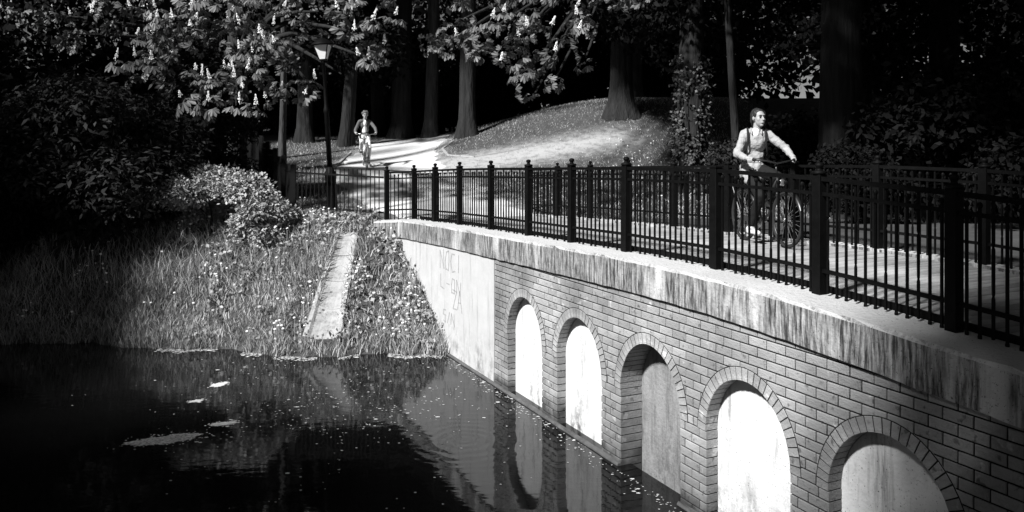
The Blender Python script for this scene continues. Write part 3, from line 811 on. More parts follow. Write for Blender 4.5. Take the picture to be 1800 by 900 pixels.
def trunk_mb(h, r, lean=(0,0), flare=1.6, seed=0, bend=.15, limbs=(), n=28):
    rr = random.Random(seed); mb = MB(); pts = []; rad = []
    TT = [0,.02,.045,.08,.14,.25,.4,.58,.78,1]; K = len(TT); ph = rr.uniform(0,6)
    for i in range(K):
        t = TT[i]; pts.append((lean[0]*t+bend*math.sin(t*3+ph)*t, lean[1]*t+bend*math.cos(t*2.5+ph)*t, -.35+(h+.35)*t))
        rad.append(r*((1-.5*t)+(flare-1)*max(0,1-(t*h)/1.3)**2))
    mb.tube(pts, rad, n); ridge = [.055*(-1)**q_+rr.uniform(-.04,.04) for q_ in range(n)]
    for i in range(len(mb.v)):                              # buttress and bark ridges
        p = Vector(mb.v[i]); k = i//n; a = (i % n)*2*math.pi/n
        if k < K:
            c = Vector(pts[min(k,K-1)]); f_ = 1+.13*math.sin(a*3+ph+k*.12)*(1 if k < 3 else .5)+ridge[(i % n)]*(1+.4*math.sin(k*1.7+i%n))+rr.uniform(-.02,.02); mb.v[i] = tuple(c+(p-c)*f_)
    lim = []
    for q in limbs:
        q = Vector(q); t = min(.97, max(.35, (q.z-1.2)/max(h,.1)*.75)); i = max(q_ for q_ in range(K) if TT[q_] <= t); j = (t-TT[i])/(TT[min(i+1,K-1)]-TT[i]+1e-6)
        a = Vector(pts[i]).lerp(Vector(pts[min(i+1,K-1)]), min(1,j)); ra = r*(1-.6*t)*.5
        mid = a.lerp(q, .5)+Vector((rr.uniform(-.2,.2),rr.uniform(-.2,.2),.12*(q-a).length))
        pp = [a, a.lerp(mid,.5)+Vector((0,0,.06*(q-a).length)), mid, mid.lerp(q,.55)+Vector((rr.uniform(-.1,.1),rr.uniform(-.1,.1),.04)), q]
        lim.append(MB().tube(pp, [ra, ra*.75, ra*.5, ra*.3, ra*.12], 6))
    return mb, lim
T_BROAD = [clump(9,.42,.20,i,two=False,wid=.30) for i in range(3)]
T_FINE  = [clump(10,.30,.12,20+i,wid=.28) for i in range(3)]
T_BIG   = [clump(8,.60,.34,40+i,wid=.36) for i in range(3)]
T_HUGE  = [clump(8,.8,.50,45+i,wid=.36) for i in range(3)]
T_CHES  = [chestnut_spray(60+i) for i in range(4)]
T_LONG  = [clump(11,.22,.13,80+i,wid=.17,droop=.15) for i in range(3)]
T_SHRUB = [clump(12,.13,.065,100+i,wid=.30,droop=0) for i in range(3)]

def tree(name, label, base, h, r, blobs, n, tmpl, mat, barkm=None, lean=(0,0), flare=1.6, bend=.15, seed=0, gap=True, sc=(.8,1.25), group=None, filt=None, limbn=10, high=1500):
    base = Vector(base); root = empty(name, base, label=label, cat='tree', group=group)
    lb_ = [tuple(Vector(b[0])-base) for b in blobs][:limbn]
    tmb, lim = trunk_mb(h, r, lean, flare, seed, bend, lb_)
    tmb.build('trunk', barkm or m_bark, root, True); [q_.build('limb', m_bark, root, True) for q_ in lim]
    P, O = blob_points(blobs, n)
    if gap:
        vis = P[:,2] < .20*P[:,1]                            # low boughs keep their leaves, only the high crown is open
        k = keep_open(P) | vis; P, O = P[k], O[k]
    if filt is not None: k = filt(P); P, O = P[k], O[k]
    k = P[:,2] > ground(P[:,0],P[:,1])+.15; P, O = P[k], O[k]
    link('crown', crown_mesh(P-np.array(base), O, tmpl, mat, sc), root)
    if high:  # denser leaves added above the view to deepen the shade below
        Ph, Oh = blob_points([b for b in blobs if b[0][2] > 3.0], high)
        k = (keep_open(Ph) if gap else np.ones(len(Ph),bool)) & (Ph[:,2] > .22*Ph[:,1]+.8)
        if filt is not None: k &= filt(Ph)
        if k.any(): link('upper_crown', crown_mesh(Ph[k]-np.array(base), Oh[k], T_BIG, mat, sc), root)
    return root, P, O

# -- horse chestnut with flower candles, over the lamp
def px2(px, py, Y): return ((px-900)/1400*Y, Y, -(py-260)/1400*Y)
cb = []
for (px,py,Y,rx,rz) in [(640,60,16.6,.75,.8),(600,130,16.8,.5,.35),(560,20,17,.9,.9),(500,70,17,.9,.7),(450,120,16.8,.9,.5),(390,150,16.6,.8,.4),(420,30,17.5,1.2,.8),
                        (330,60,17.5,1.2,.8),(280,120,17,.9,.45),(360,180,16.2,.6,.22),(300,0,19,1.0,.7),(530,150,17.3,.5,.25),(470,-60,18,2,1),(620,-50,17.5,1.2,.9),(560,165,17.1,.28,.14),
                        (490,170,17.5,.35,.2),(200,20,19.5,.8,.5),(60,25,19.5,.8,.45),(130,60,19.5,.5,.25),(655,105,16.7,.4,.3),(415,185,16.0,.4,.12)]:
    cb.append((px2(px,py,Y), (rx,.9*rx,rz)))
n_low = len(cb)
cb += lobes((-7.5,20.5,9.5), (4.5,4.5,4.5), 16, 11)
chb = (-8.0,23.0,gz(-8.0,23.0))
ches, CP, CO = tree('horse_chestnut_tree', 'horse chestnut tree full of white flower candles overhanging the lamp post', chb, 8.5, .33, cb, 1500, T_CHES, m_ches, m_barkl, seed=1, bend=.2, limbn=22, filt=lantern_clear, high=900)
# candles: upright panicles of small florets
def candle(seed):
    r = random.Random(seed); mb = MB(); mb.tube([(0,0,-.05),(0,0,.17)], .004, 4)
    for i in range(44):
        t = r.random()**.9; a = r.uniform(0,6.28); rad = .044*(1-t*.8)*r.uniform(.6,1.1); c = (rad*math.cos(a), rad*math.sin(a), -.02+.19*t)
        q = .017*(1-.4*t)*r.uniform(.7,1.2)
        mb.add([(c[0]+q,c[1],c[2]),(c[0]-q,c[1],c[2]),(c[0],c[1]+q,c[2]),(c[0],c[1]-q,c[2]),(c[0],c[1],c[2]+q),(c[0],c[1],c[2]-q)],
               [(0,2,4),(2,1,4),(1,3,4),(3,0,4),(2,0,5),(1,2,5),(3,1,5),(0,3,5)])
    return mb.mesh('flower_candle', m_flower)
cm = [candle(i) for i in range(4)]
k = np.nonzero((CP[:,2] < .2*CP[:,1]) & (CO[:,1] < .35) & (CO[:,2] > -.45))[0]; rng.shuffle(k)
for i in k[:190]:
    p = CP[i]-np.array(chb)+CO[i]*np.array([.03,.05,.02])
    link('flower_candle', cm[i%4], ches, tuple(p+np.array([0,0,.05])), (R.uniform(-.35,.35),R.uniform(-.35,.35),R.uniform(0,6))).scale = [R.uniform(.75,1.1)]*2+[R.uniform(.7,1.3)]

# -- second chestnut: boughs hanging over the mound
cb2 = []
for (px,py,Y,rx,rz) in [(930,30,16.5,.75,.6),(950,100,16.6,.6,.5),(920,140,16.4,.5,.35),(860,100,17,.5,.35),(850,60,17.2,.6,.4),(990,70,16.8,.5,.45),(975,140,16.4,.3,.35),
                        (1040,30,17.2,.7,.35),(870,-10,17,.9,.5),(980,-30,17,1.1,.6),(800,40,18,.6,.5),(780,80,18.5,.6,.35),(1090,-10,18,.9,.4),(1030,100,17.6,.22,.3),(900,80,16.8,.6,.5),(940,165,16.3,.25,.15)]:
    cb2.append((px2(px,py,Y),(rx,.8*rx,rz)))
cb2 += lobes((2.0,24,9.0),(5,5,4),16,12)
b2_ = px2(1092,187,28.5); b2_ = (b2_[0], b2_[1], gz(b2_[0], b2_[1]))
ches2, P2_, O2_ = tree('horse_chestnut_tree', 'horse chestnut with big drooping leaves hanging over the grassy mound', b2_, 9.5, .42, cb2, 1300, T_CHES, m_ches, seed=2, flare=1.9, limbn=18)
k = np.nonzero((P2_[:,2] < .2*P2_[:,1]) & (O2_[:,1] < .2))[0]; rng.shuffle(k)
for i in k[:16]:
    link('flower_candle', cm[i%4], ches2, tuple(P2_[i]-np.array(b2_)+O2_[i]*.1+np.array([0,0,.04])), (R.uniform(-.4,.4),R.uniform(-.4,.4),0))

# -- woodland trees whose trunks stand behind the path and on the mound
wood = [ # px, Y, height, radius, lean, crown centre height, crown radius, label
 (606,30.0,11,.26,(1.0,0),10.,4.0,'leaning dark trunked tree behind the far cyclist'),
 (494,27.0,9,.12,(.2,0),9,3.2,'slender pale trunked tree on the lawn past the lamp post'),
 (536,31.0,11,.30,(0,0),10,4.0,'dark tree between the slender trunk and the leaning trunk'),
 (666,35.0,12,.30,(-.3,0),11,4.0,'dark straight tree rising behind the far cyclist by the path'),
 (706,32.5,12,.40,(.1,0),11,4.2,'thick tree with a flared root base at the head of the path'),
 (757,32.0,12,.27,(.1,0),11,4.2,'round straight trunk with pale bark at the path head'),
 (822,30.0,12,.31,(0,0),11,4.4,'black trunk standing at the left foot of the mound'),
 (1212,20.0,12,.34,(.1,.2),11,4.5,'thick ivy skirted trunk on the mound behind the near cyclist'),
 (1300,18.5,8.5,.10,(-.25,.3),8.5,3.0,'thin curving trunk right behind the near cyclist'),
 (1478,16.8,12,.46,(0,.3),11,4.6,'massive black trunk to the right of the near cyclist'),
 (1660,19.0,12,.36,(0,.2),11,4.6,'dark tree beyond the shaded end of the bridge'),
]
for i, (px,Y,h,r,lean,cz,cr,lab) in enumerate(wood):
    x = (px-900)/1400*Y; g0 = gz(x,Y); bl = lobes((x+lean[0],Y+lean[1]+1.0,g0+cz),(cr,cr,5.2),14,30+i,.46)
    # low boughs that close the view under the crown
    rr = np.random.default_rng(200+i)
    low = 4 if px < 1000 else 5
    if px > 1400:                                            # unseen boughs added above the view to shade the trunks
        for q in range(9): bl.append(((x-.74*rr.uniform(2.5,6.5)+rr.uniform(-1.6,1.6), Y-.67*rr.uniform(2.5,6.5)+rr.uniform(-1,1), g0+rr.uniform(6.2,9.5)), (1.5,1.5,.9)))
    for q in range(low):
        c_ = (x+rr.uniform(-2.6,2.6), Y+rr.uniform(.5,3.0), g0+rr.uniform(3.2,5.0))
        if .22 < c_[0]/c_[1] < .45 and c_[2]/c_[1] < .20: continue      # the clearing behind the thin trunk
        bl.append((c_, (1.5,1.3,.9)))
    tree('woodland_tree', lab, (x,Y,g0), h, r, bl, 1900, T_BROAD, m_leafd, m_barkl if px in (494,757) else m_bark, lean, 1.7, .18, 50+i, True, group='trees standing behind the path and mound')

# -- right hand maple boughs
mbl = [((px2(px,py,17.2)),(rx,.5,rz)) for px,py,rx,rz in [(1370,85,.35,.12),(1410,70,.4,.16),(1450,50,.45,.2),(1490,40,.4,.2),(1480,75,.35,.14),(1530,30,.4,.16),(1430,40,.3,.14),(1400,100,.2,.08)]]
mbl += lobes((8.5,19.5,8.5),(4.5,4.5,4),14,71)
bm_ = (8.6,19.5,gz(8.6,19.5))
def mfil(P): return ~((P[:,2] < .20*P[:,1]) & (rng.random(len(P)) < .3))
tree('maple_tree', 'maple with one pale layered bough reaching left over the railing', bm_, 9, .24, mbl, 2600, T_FINE, m_maple, seed=9, limbn=16)

# -- trees that close the right and the left, and unseen ones added to cast shade
def shade_boughs(x, y, z0, z1, seed, n=12):
    rr = np.random.default_rng(seed); return [((x-.74*rr.uniform(2,8)+rr.uniform(-2.5,2.5), y-.67*rr.uniform(2,8)+rr.uniform(-1.5,1.5), rr.uniform(z0,z1)), (1.7,1.7,1.0)) for _ in range(n)]  # unseen boughs added towards the sun to shade the right side
def closing(name, lab, x, y, h, r, cz, cr, ch, n, seed, mat=None, tmpl=None, extra=(), gap=True, filt=None, lo=None):
    g0 = gz(x,y); bl = lobes((x,y,g0+cz),(cr,cr,ch),18,seed,.45)+list(extra)
    return tree(name, lab, (x,y,g0), h, r, bl, n, tmpl or T_BROAD, mat or m_leafd, None, (0,0), 1.7, .2, seed, gap, filt=filt, high=0 if tmpl is T_HUGE else 1500)
closing('linden_tree','dark linden beyond the right end of the far railing',11.5,13.5,11,.36,7.5,4.6,6,3000,301,extra=shade_boughs(11.5,13.5,4.8,8.5,701))
closing('linden_tree','dark broad tree standing right of the massive trunk',13.5,20,12,.36,8,5.2,6.5,3000,302,extra=shade_boughs(13.5,20,5.5,9.5,702))
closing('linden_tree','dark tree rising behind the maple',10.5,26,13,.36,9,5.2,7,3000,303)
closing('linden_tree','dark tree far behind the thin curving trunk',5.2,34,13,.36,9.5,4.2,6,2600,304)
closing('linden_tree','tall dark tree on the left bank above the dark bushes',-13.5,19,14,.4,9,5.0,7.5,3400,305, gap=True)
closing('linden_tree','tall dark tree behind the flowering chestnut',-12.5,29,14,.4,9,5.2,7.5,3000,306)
closing('linden_tree','tall dark tree added out of view left of the pond to shade the bank',-14.5,9.5,14,.42,10.5,5.2,6,3200,307)  # tree added out of view to shade the left bank and bushes
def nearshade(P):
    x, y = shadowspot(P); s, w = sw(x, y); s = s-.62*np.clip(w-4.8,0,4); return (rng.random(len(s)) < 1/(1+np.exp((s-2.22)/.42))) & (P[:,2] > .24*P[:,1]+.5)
closing('linden_tree','unseen spreading tree added on the near bank to shade the bridge end',-4.0,-6.5,8,.4,0,1,1,3600,308, gap=False, filt=nearshade,  # unseen crown added and thinned to shade the near bridge end
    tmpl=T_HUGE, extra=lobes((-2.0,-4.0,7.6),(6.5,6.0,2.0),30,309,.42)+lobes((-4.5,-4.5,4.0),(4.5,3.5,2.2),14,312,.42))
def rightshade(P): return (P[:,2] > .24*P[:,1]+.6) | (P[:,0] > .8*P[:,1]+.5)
closing('linden_tree','unseen dark tree added over the near end of the bridge to block the sky',10.5,2.0,8,.36,0,1,1,2600,310, gap=False, filt=rightshade,  # unseen crown added to keep skylight off the bridge end
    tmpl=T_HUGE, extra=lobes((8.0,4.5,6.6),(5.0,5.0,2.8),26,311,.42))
for i,(x,y,hc_,lab) in enumerate([(-21,2,19,'unseen tall shade tree added on the left bank near the camera'),(-24,14,19,'unseen tall shade tree added on the far left bank behind the bushes'),(-17,-10,18,'unseen tall shade tree added behind the camera'),(-26,27,18,'unseen tall shade tree added beyond the left bank'),(-6,-16,17,'unseen tall shade tree added well behind the camera')]):  # unseen tall trees added to shade the wood and block sky
    closing('shade_tree',lab,x,y,20,.5,hc_-3,7,9,2200,330+i,tmpl=T_HUGE)

# -- far wood closing the horizon
wp_ = []
N = 21000
X = rng.uniform(-75,75,N); Y = 46+rng.uniform(0,14,N)+np.abs(X)*.0; H = rng.uniform(0,1,N)**1.25; Y[:7000] = 36.5+rng.uniform(0,6,7000); H[:7000] *= .28
Zt = 15+5*np.sin(X*.35)+3*np.sin(X*.9+1)
P = np.stack([X,Y,ground(X,Y)+.3+H*Zt],-1)
tx_ = P[:,0]/P[:,1]; el = P[:,2]/P[:,1]
def hole(a, b, lo, hi, pr): return (tx_ > a) & (tx_ < b) & (el > lo) & (el < hi) & (rng.random(N) < pr)
drop = hole(.285,.41,.055,.125,.9) | hole(-.335,-.315,.0,.05,.97) | hole(-.095,-.055,-.02,.06,.95) | hole(.50,.60,.07,.14,.8)
P = P[~drop]
me = crown_mesh(P, rng.normal(size=(len(P),3)), [clump(8,.8,.50,400+i,wid=.36) for i in range(3)], m_leafd)
tag(link('far_wood', me), 'dense dark wood closing the view behind the park trees', 'wood', kind='stuff')

# -- bushes
def bush(name, label, c, r, n, tmpl, mat, seed, sc=(.8,1.2), stems=7, cat='bush', group=None, low=.0, floor=-.25):
    g0 = gz(c[0],c[1]); root = empty(name, (c[0],c[1],g0), label=label, cat=cat, group=group)
    mb = MB(); rr = random.Random(seed)
    for i in range(stems):
        a = rr.uniform(0,6.28); q = Vector((math.cos(a)*r[0]*.6, math.sin(a)*r[1]*.6, r[2]*rr.uniform(.9,1.4)))
        mb.tube([(q.x*.1,q.y*.1,-.5), (q.x*.4,q.y*.4,q.z*.45), q], [.035*r[2],.025*r[2],.006], 6)
    mb.build('stem', m_bark, root)
    bl = lobes((c[0],c[1],g0+r[2]*1.0), r, 16, seed, .48)
    P, O = blob_points(bl, n); gg = ground(P[:,0],P[:,1])
    k = (P[:,2] > gg+low) & (P[:,2] > g0+floor); P, O = P[k], O[k]
    link('foliage', crown_mesh(P-np.array(root.location), O, tmpl, mat, sc), root)
    return root
bush('dark_bush','large dark bush on the left bank under the flowering chestnut',(-7.6,17.4),(1.2,1.2,1.5),1500,T_LONG,m_leaf,501,sc=(.9,1.4))
bush('dark_bush','wide dark bush behind the pond edge at the left',(-8.6,16.0),(1.7,1.5,1.7),2200,T_LONG,m_leaf,502,sc=(.9,1.5))
bush('dark_bush','black bush overhanging the water at the far left',(-10.6,15.4),(1.9,1.6,1.8),2200,T_LONG,m_leafd,503,sc=(.9,1.5))
bush('dark_bush','tall dark bush rising over the stepped fence',(-7.2,18.4),(1.4,1.3,1.9),1700,T_LONG,m_leaf,504,sc=(.9,1.5))
bush('pale_shrub','pale sunlit shrub on the bank in front of the stepped fence',(-6.05,16.3),(1.15,.70,.62),3600,T_SHRUB,m_shrub,505)
bush('pale_shrub','low rounded pale shrub beside the plain steel fence',(-4.85,15.9),(.62,.45,.46),1700,T_SHRUB,m_shrub,506)
bush('ivy_bush','dim ivy mound at the foot of the thick trunk',(4.85,18.0),(.6,.6,.75),900,T_FINE,m_leaf,507,(.5,.8))
bush('ivy_bush','dark bush behind the far railing beside the near cyclist',(6.4,14.6),(1.1,.8,.7),1000,T_FINE,m_leafd,508,(.6,.9))
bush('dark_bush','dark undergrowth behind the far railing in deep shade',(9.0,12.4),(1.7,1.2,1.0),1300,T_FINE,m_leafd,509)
bush('dark_bush','tall thicket added to blacken the gap right of the massive trunk behind the far railing',(9.2,15.2),(2.3,1.2,1.75),2000,T_FINE,m_leafd,511,(1.0,1.5))  # this and the next two thickets are added, black leaves in place of shade
bush('dark_bush','thicket added to blacken the right side behind the shaded railing',(11.8,12.6),(2.2,1.6,2.0),1900,T_FINE,m_leafd,512,(1.0,1.5))
bush('dark_bush','thicket added to blacken the gap between the thin curving trunk and the massive trunk',(7.6,20.2),(2.3,1.0,1.0),1500,T_FINE,m_leafd,513,(1.0,1.5))
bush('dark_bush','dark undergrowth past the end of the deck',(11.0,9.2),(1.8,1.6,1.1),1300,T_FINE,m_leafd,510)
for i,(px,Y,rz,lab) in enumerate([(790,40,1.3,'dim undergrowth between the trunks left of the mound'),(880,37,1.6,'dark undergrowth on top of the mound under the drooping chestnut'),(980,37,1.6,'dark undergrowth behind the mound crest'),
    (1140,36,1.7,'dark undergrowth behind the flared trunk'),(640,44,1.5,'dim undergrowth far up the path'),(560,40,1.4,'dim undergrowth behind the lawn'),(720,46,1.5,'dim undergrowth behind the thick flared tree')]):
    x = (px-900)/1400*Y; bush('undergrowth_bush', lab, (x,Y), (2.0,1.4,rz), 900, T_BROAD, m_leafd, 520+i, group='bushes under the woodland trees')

# -- ivy climbing the thick trunk on the mound
iv = (1212-900)/1400*20.0; ig = gz(iv,20.0); ivy = empty('ivy_vine', (iv,20.0,ig), label='ivy leaves climbing the thick trunk on the mound', cat='ivy')
N = 420; hh_ = 3.4*rng.random(N)**1.4; aa = rng.uniform(0,6.28,N); rad_ = .36+.16*np.exp(-hh_/.5)+rng.uniform(0,.10,N)
P = np.stack([rad_*np.cos(aa)+.02*hh_, rad_*np.sin(aa)+.03*hh_, hh_],-1); O = np.stack([np.cos(aa),np.sin(aa),0*aa],-1)
kk = rough(P[:,0]*6+aa*2, P[:,2]*2.0) > -.12
link('foliage', crown_mesh(P[kk], O[kk], [clump(9,.13,.085,620+i,wid=.40) for i in range(3)], m_maple), ivy)
MB().tube([(-.25,-.28,-.1),(-.22,-.30,.8),(-.15,-.33,1.7),(-.2,-.30,2.6)], [.03,.025,.018,.008], 6).build('stem', m_bark, ivy, True)
# -- big leaved plant on the bank
T = hit(285,395); burd = empty('burdock_plant', T, label='broad leaved burdock plant on the grassy bank', cat='plant')
for i in range(16):
    a = R.uniform(0,6.28); el_ = R.uniform(.15,1.0); ln2 = R.uniform(.24,.42); wd = ln2*.38
    st0 = Vector((R.uniform(-.35,.35),R.uniform(-.2,.2),0)); x = Vector((math.cos(a)*math.cos(el_), math.sin(a)*math.cos(el_), math.sin(el_))); y = Vector((-math.sin(a),math.cos(a),0)); zz = x.cross(y)
    mb = MB(); v = []
    st0.z = gz(T.x+st0.x,T.y+st0.y)-T.z; b0 = st0+x*.12
    for t, w_ in ((0,.25),(.2,.85),(.5,1),(.8,.62),(1,.05)):
        dro = -.35*t*t*ln2
        for u in (-1,-.5,0,.5,1): v.append(b0+x*ln2*t+y*wd*w_*u+zz*(.16*abs(u)*wd+R.uniform(-.012,.012))+Vector((0,0,dro)))
    f = [(r_*5+k_, r_*5+k_+1, r_*5+k_+6, r_*5+k_+5) for r_ in range(4) for k_ in range(4)]
    mb.add(v, f); mb.tube([st0-Vector((0,0,.05)), b0+x*.02], .012, 5); mb.build('leaf', m_burd, burd, True)

# -- grass
def blades(x, y, h, lean, wid, mat, name, label, zoff=0.):
    n = len(x); z_ = ground(x,y)+zoff-.02; a = rng.uniform(0,6.28,n); b = rng.uniform(0,6.28,n); ln3 = rng.uniform(.15,1,n)*lean*h
    d = np.stack([np.cos(b)*ln3, np.sin(b)*ln3],-1); wx = np.cos(a)*wid/2; wy = np.sin(a)*wid/2
    def at(t, k):
        q = np.stack([x+d[:,0]*t*t, y+d[:,1]*t*t, z_+h*t*(1-.18*t*lean)],-1); o_ = np.stack([wx*k,wy*k,0*wx],-1); return q, o_
    V = []
    for t, k in ((0,1),(.55,.8)):
        q, o_ = at(t, k); V += [q-o_, q+o_]
    q, o_ = at(1,0.12); V += [q-o_, q+o_]
    V = np.stack(V,1); F = np.array([(0,1,3,2),(2,3,5,4)])[None]+(np.arange(n)*6)[:,None,None]
    tag(link(name, np_mesh(name, V, F.reshape(-1,4), mat)), label, 'grass', kind='stuff')
N = 68000
x = rng.uniform(-10.5,-.5,N); y = rng.uniform(12.9,16.6,N); s_, w_ = sw(x,y); dsh = y-shore(x)
k = (dsh > -.03) & (w_ < WF-.03) & ~((s_ > 14.9) & (w_ > 4.5)) & ~inchute(x,y,.20) & (rng.random(N) < .58+.5*rough(x*2.2,y*2.2)+.9*rough(x*1.1+7,y*1.1))
x, y = x[k], y[k]; patch = rough(x*1.3+4,y*1.3)
h = rng.uniform(.08,.32,len(x))*(1+1.3*patch)*np.where(y-shore(x) < .35, 1.5, 1)
blades(x,y,np.clip(h,.06,.5),.75,rng.uniform(.008,.018,len(x)),m_grass,'bank_grass','long wild grass covering the bank above the pond')
N = 60000
x = rng.uniform(-9,9,N); y = 16.3+18*rng.random(N)**1.3; s_, w_ = sw(x,y); pdn = pathdist(x,y)
k = (pdn > -.22+.22*rng.random(N)) & (rng.random(N) > .8*worn(x,y)) & ((w_ > 8.2) | (s_ > 16.2)) & (np.abs(x/y) < .4)
x, y = x[k], y[k]
blades(x,y,rng.uniform(.04,.12,len(x))*(1+.3*rough(x,y)),.9,rng.uniform(.008,.016,len(x)),m_turf,'lawn_grass','short lawn grass on the mound and beside the path')
# white flower heads in the grass
def flowers(x, y, hh, name, label, sz):
    V = []; F = []; o = 0
    for i in range(len(x)):
        c = Vector((x[i],y[i],gz(x[i],y[i])+hh[i])); r_ = sz*R.uniform(.7,1.3); mb = MB(); mb.ball(c, (r_,r_,r_*.7), 7, 4); mb.tube([c-Vector((0,0,hh[i])), c], .0012, 3)
        V += mb.v; F += [tuple(q+o for q in f_) for f_ in mb.f]; o = len(V)
    me = bpy.data.meshes.new(name); me.from_pydata(V, [], F); me.materials.append(m_flower)
    tag(link(name, me), label, 'flowers', kind='stuff')
N = 1100; x = rng.uniform(-9.,-1.3,N); y = rng.uniform(13.2,16.2,N); s_, w_ = sw(x,y)
cl = (rough(x*3.0+1,y*3.0) > .14) | (rng.random(N) < .05)
k = (y-shore(x) > .15) & (w_ < WF-.15) & cl & ~inchute(x,y); x, y = x[k][:170], y[k][:170]
flowers(x,y,rng.uniform(.16,.36,len(x)),'wildflowers','scattered white flower heads in the bank grass',.021)
N = 400; x = rng.uniform(-8.,6,N); y = rng.uniform(18,27,N); s_, w_ = sw(x,y)
k = (pathdist(x,y) > .2) & ((w_ > 8.4) | (s_ > 16.5)) & (rough(x*1.5,y*1.5+3) > .0) & ~((x > -3) & (x < 3) & (y > 23)); x, y = x[k], y[k]
flowers(x,y,rng.uniform(.07,.13,len(x)),'daisies','small white daisies dotted over the lawn',.022)
# leafy ground cover along the wall edge, beside the chute and under the fence
N = 9000; x = rng.uniform(-6,-.6,N); y = rng.uniform(13.1,16.4,N); s_, w_ = sw(x,y)
near_w = np.exp(-np.maximum(0,WF-w_)/.55); top = np.exp(-np.maximum(0,16.0-y)/.4)*.6
k = (y-shore(x) > .1) & (w_ < WF-.06) & ~((s_ > 14.9) & (w_ > 4.5)) & ~inchute(x,y) & (rng.random(N) < (near_w*.55+top*.8+.05)*(.2+1.2*np.maximum(0,rough(x*3,y*3)+.2)))
x, y = x[k], y[k]; P = np.stack([x,y,ground(x,y)+rng.uniform(.02,.20,len(x))],-1)
tag(link('bank_weeds', crown_mesh(P, rng.normal(0,.6,(len(P),3))+np.array([0,-.4,.6]), [clump(7,.09,.075,600+i,wid=.34,droop=0) for i in range(3)], m_shrub)), 'leafy weeds spreading along the abutment edge and fence foot', 'weeds', kind='stuff')

# ------------------------------------------------------------------ things floating on the pond
SAT = []
def mat_(label, px, py, rx, ry, m, seed, name='pollen_mat'):
    Y = -WATER*1400/(py-260); x = (px-900)/1400*Y; rr = random.Random(seed); n = 150; ph = [rr.uniform(0,6) for _ in range(6)]
    v = []; 
    for i in range(n):
        a = 2*math.pi*i/n; k = 1+.12*math.sin(2*a+ph[0])+.10*math.sin(3*a+ph[1])+.08*math.sin(7*a+ph[2])+.05*math.sin(17*a+ph[3])+.04*math.sin(41*a+ph[4])+rr.uniform(-.05,.05)
        v.append((rx*k*math.cos(a), ry*k*math.sin(a)+rx*.28*k*math.cos(a)))
    mb = MB(); mb.add([(a,b,.004) for a,b in v]+[(a*1.01,b*1.01,-.004) for a,b in v], [tuple(range(n))]+[(i+n,(i+1)%n+n,(i+1)%n,i) for i in range(n)])
    o = mb.build(name, m, loc=(x,Y,WATER)); tag(o, label, 'pollen mat')
    for i in range(int(90*(rx/.2))):
        a = rr.uniform(0,6.28); k = abs(rr.gauss(1.05,.35)); SAT.append((x+rx*k*math.cos(a), Y+ry*k*math.sin(a)+rx*.28*k*math.cos(a)))
mat_('large grey speckled mat of pollen floating on the dark pond',290,773,.33,.16,m_pollen,1)
mat_('small bright oval pollen mat floating on the pond',386,676,.11,.10,m_foam,2)
mat_('tiny bright pollen mat floating left of the oval one',345,705,.07,.05,m_foam,3)
mat_('ragged bright pollen patch floating beyond the large grey mat',392,745,.13,.07,m_foam,4)
N = 2600
py = 260+rng.uniform(372,640,N); px = rng.normal(620,260,N); Y = -WATER*1400/(py-260); x = (px-900)/1400*Y; s_, w_ = sw(x,Y)
wgt = np.exp(-((px-600)/260)**2)*np.exp(-((py-690)/95)**2)+.035; cl = rough(x*3,Y*3)
k = (w_ < WF-.1) & (Y < shore(x)-.05) & (rng.random(N) < wgt*(1+2.6*cl)*.6); x, Y = x[k], Y[k]
# drift line along the bank and the plinth
m1 = 1600; xs = rng.uniform(-6.,-1.15,m1); ys = shore(xs)-np.abs(rng.normal(0,.09,m1))-.02; kk = (np.sin(xs*3.1)+np.sin(xs*7.3+2)) > -.3; xs, ys = xs[kk], ys[kk]
m2 = 450; sa = rng.uniform(4.5,13,m2); wa = WF-.07-np.abs(rng.normal(0,.10,m2)); q = [B(a,b) for a,b in zip(sa,wa)]
x = np.concatenate([x,[a[0] for a in SAT],xs,[a.x for a in q]]); Y = np.concatenate([Y,[a[1] for a in SAT],ys,[a.y for a in q]]); n = len(x)
sz = rng.uniform(.003,.010,n)*np.where(rng.random(n)<.08,2.2,1); sz[-m2:] *= .8; sz[-m2-len(xs):-m2] *= 1.7
a0 = rng.uniform(0,6.28,n); ang = np.arange(5)*2*math.pi/5
V = np.stack([x[:,None]+sz[:,None]*1.6*np.cos(ang+a0[:,None]), Y[:,None]+sz[:,None]*np.sin(ang+a0[:,None]), np.full((n,5),WATER+.004)],-1)
Fp = (np.arange(5)[None]+(np.arange(n)*5)[:,None])
tag(link('floating_specks', np_mesh('floating_specks', V, Fp, m_foam)), 'pale pollen specks and drift floating on the pond', 'specks', kind='stuff')
# ------------------------------------------------------------------ bicycles and riders (x forward, y left, z up, origin on the ground under the bottom bracket)
m_rub = M('tyre_rubber', .018, .8, .2, 20.)
m_rubl = M('grey_tyre', .16, .8, .2, 20.)
m_bikeb = M('black_bike_paint', .015, .35, .2, 8., spec=.5)
m_bikew = M('cream_bike_paint', .55, .4, .08, 8., spec=.5)
m_chrome = M('bright_metal', .55, .3, .1, 12., metal=.9)
m_skin = M('skin', .33, .55, .06, 9., spec=.3)
m_hair = M('dark_hair', .022, .5, .4, 40., .5, stretch=(1,1,.3))
m_hairl = M('brown_curls', .12, .6, .5, 60., .8)
m_jack = M('pale_denim', .33, .9, .16, 18., .6, 40.)
m_jackd = M('dark_cardigan', .11, .85, .2, 20., .4, 60.)
m_shirt = M('white_cotton', .8, .85, .05, 10., .2)
m_trous = M('black_trousers', .006, .85, .3, 14., .3)
m_trousl = M('pale_trousers', .75, .85, .08, 10., .3)
m_shoe = M('white_sneaker', .6, .6, .1, 20.)
m_shoed = M('dark_shoe', .05, .6, .2, 20.)
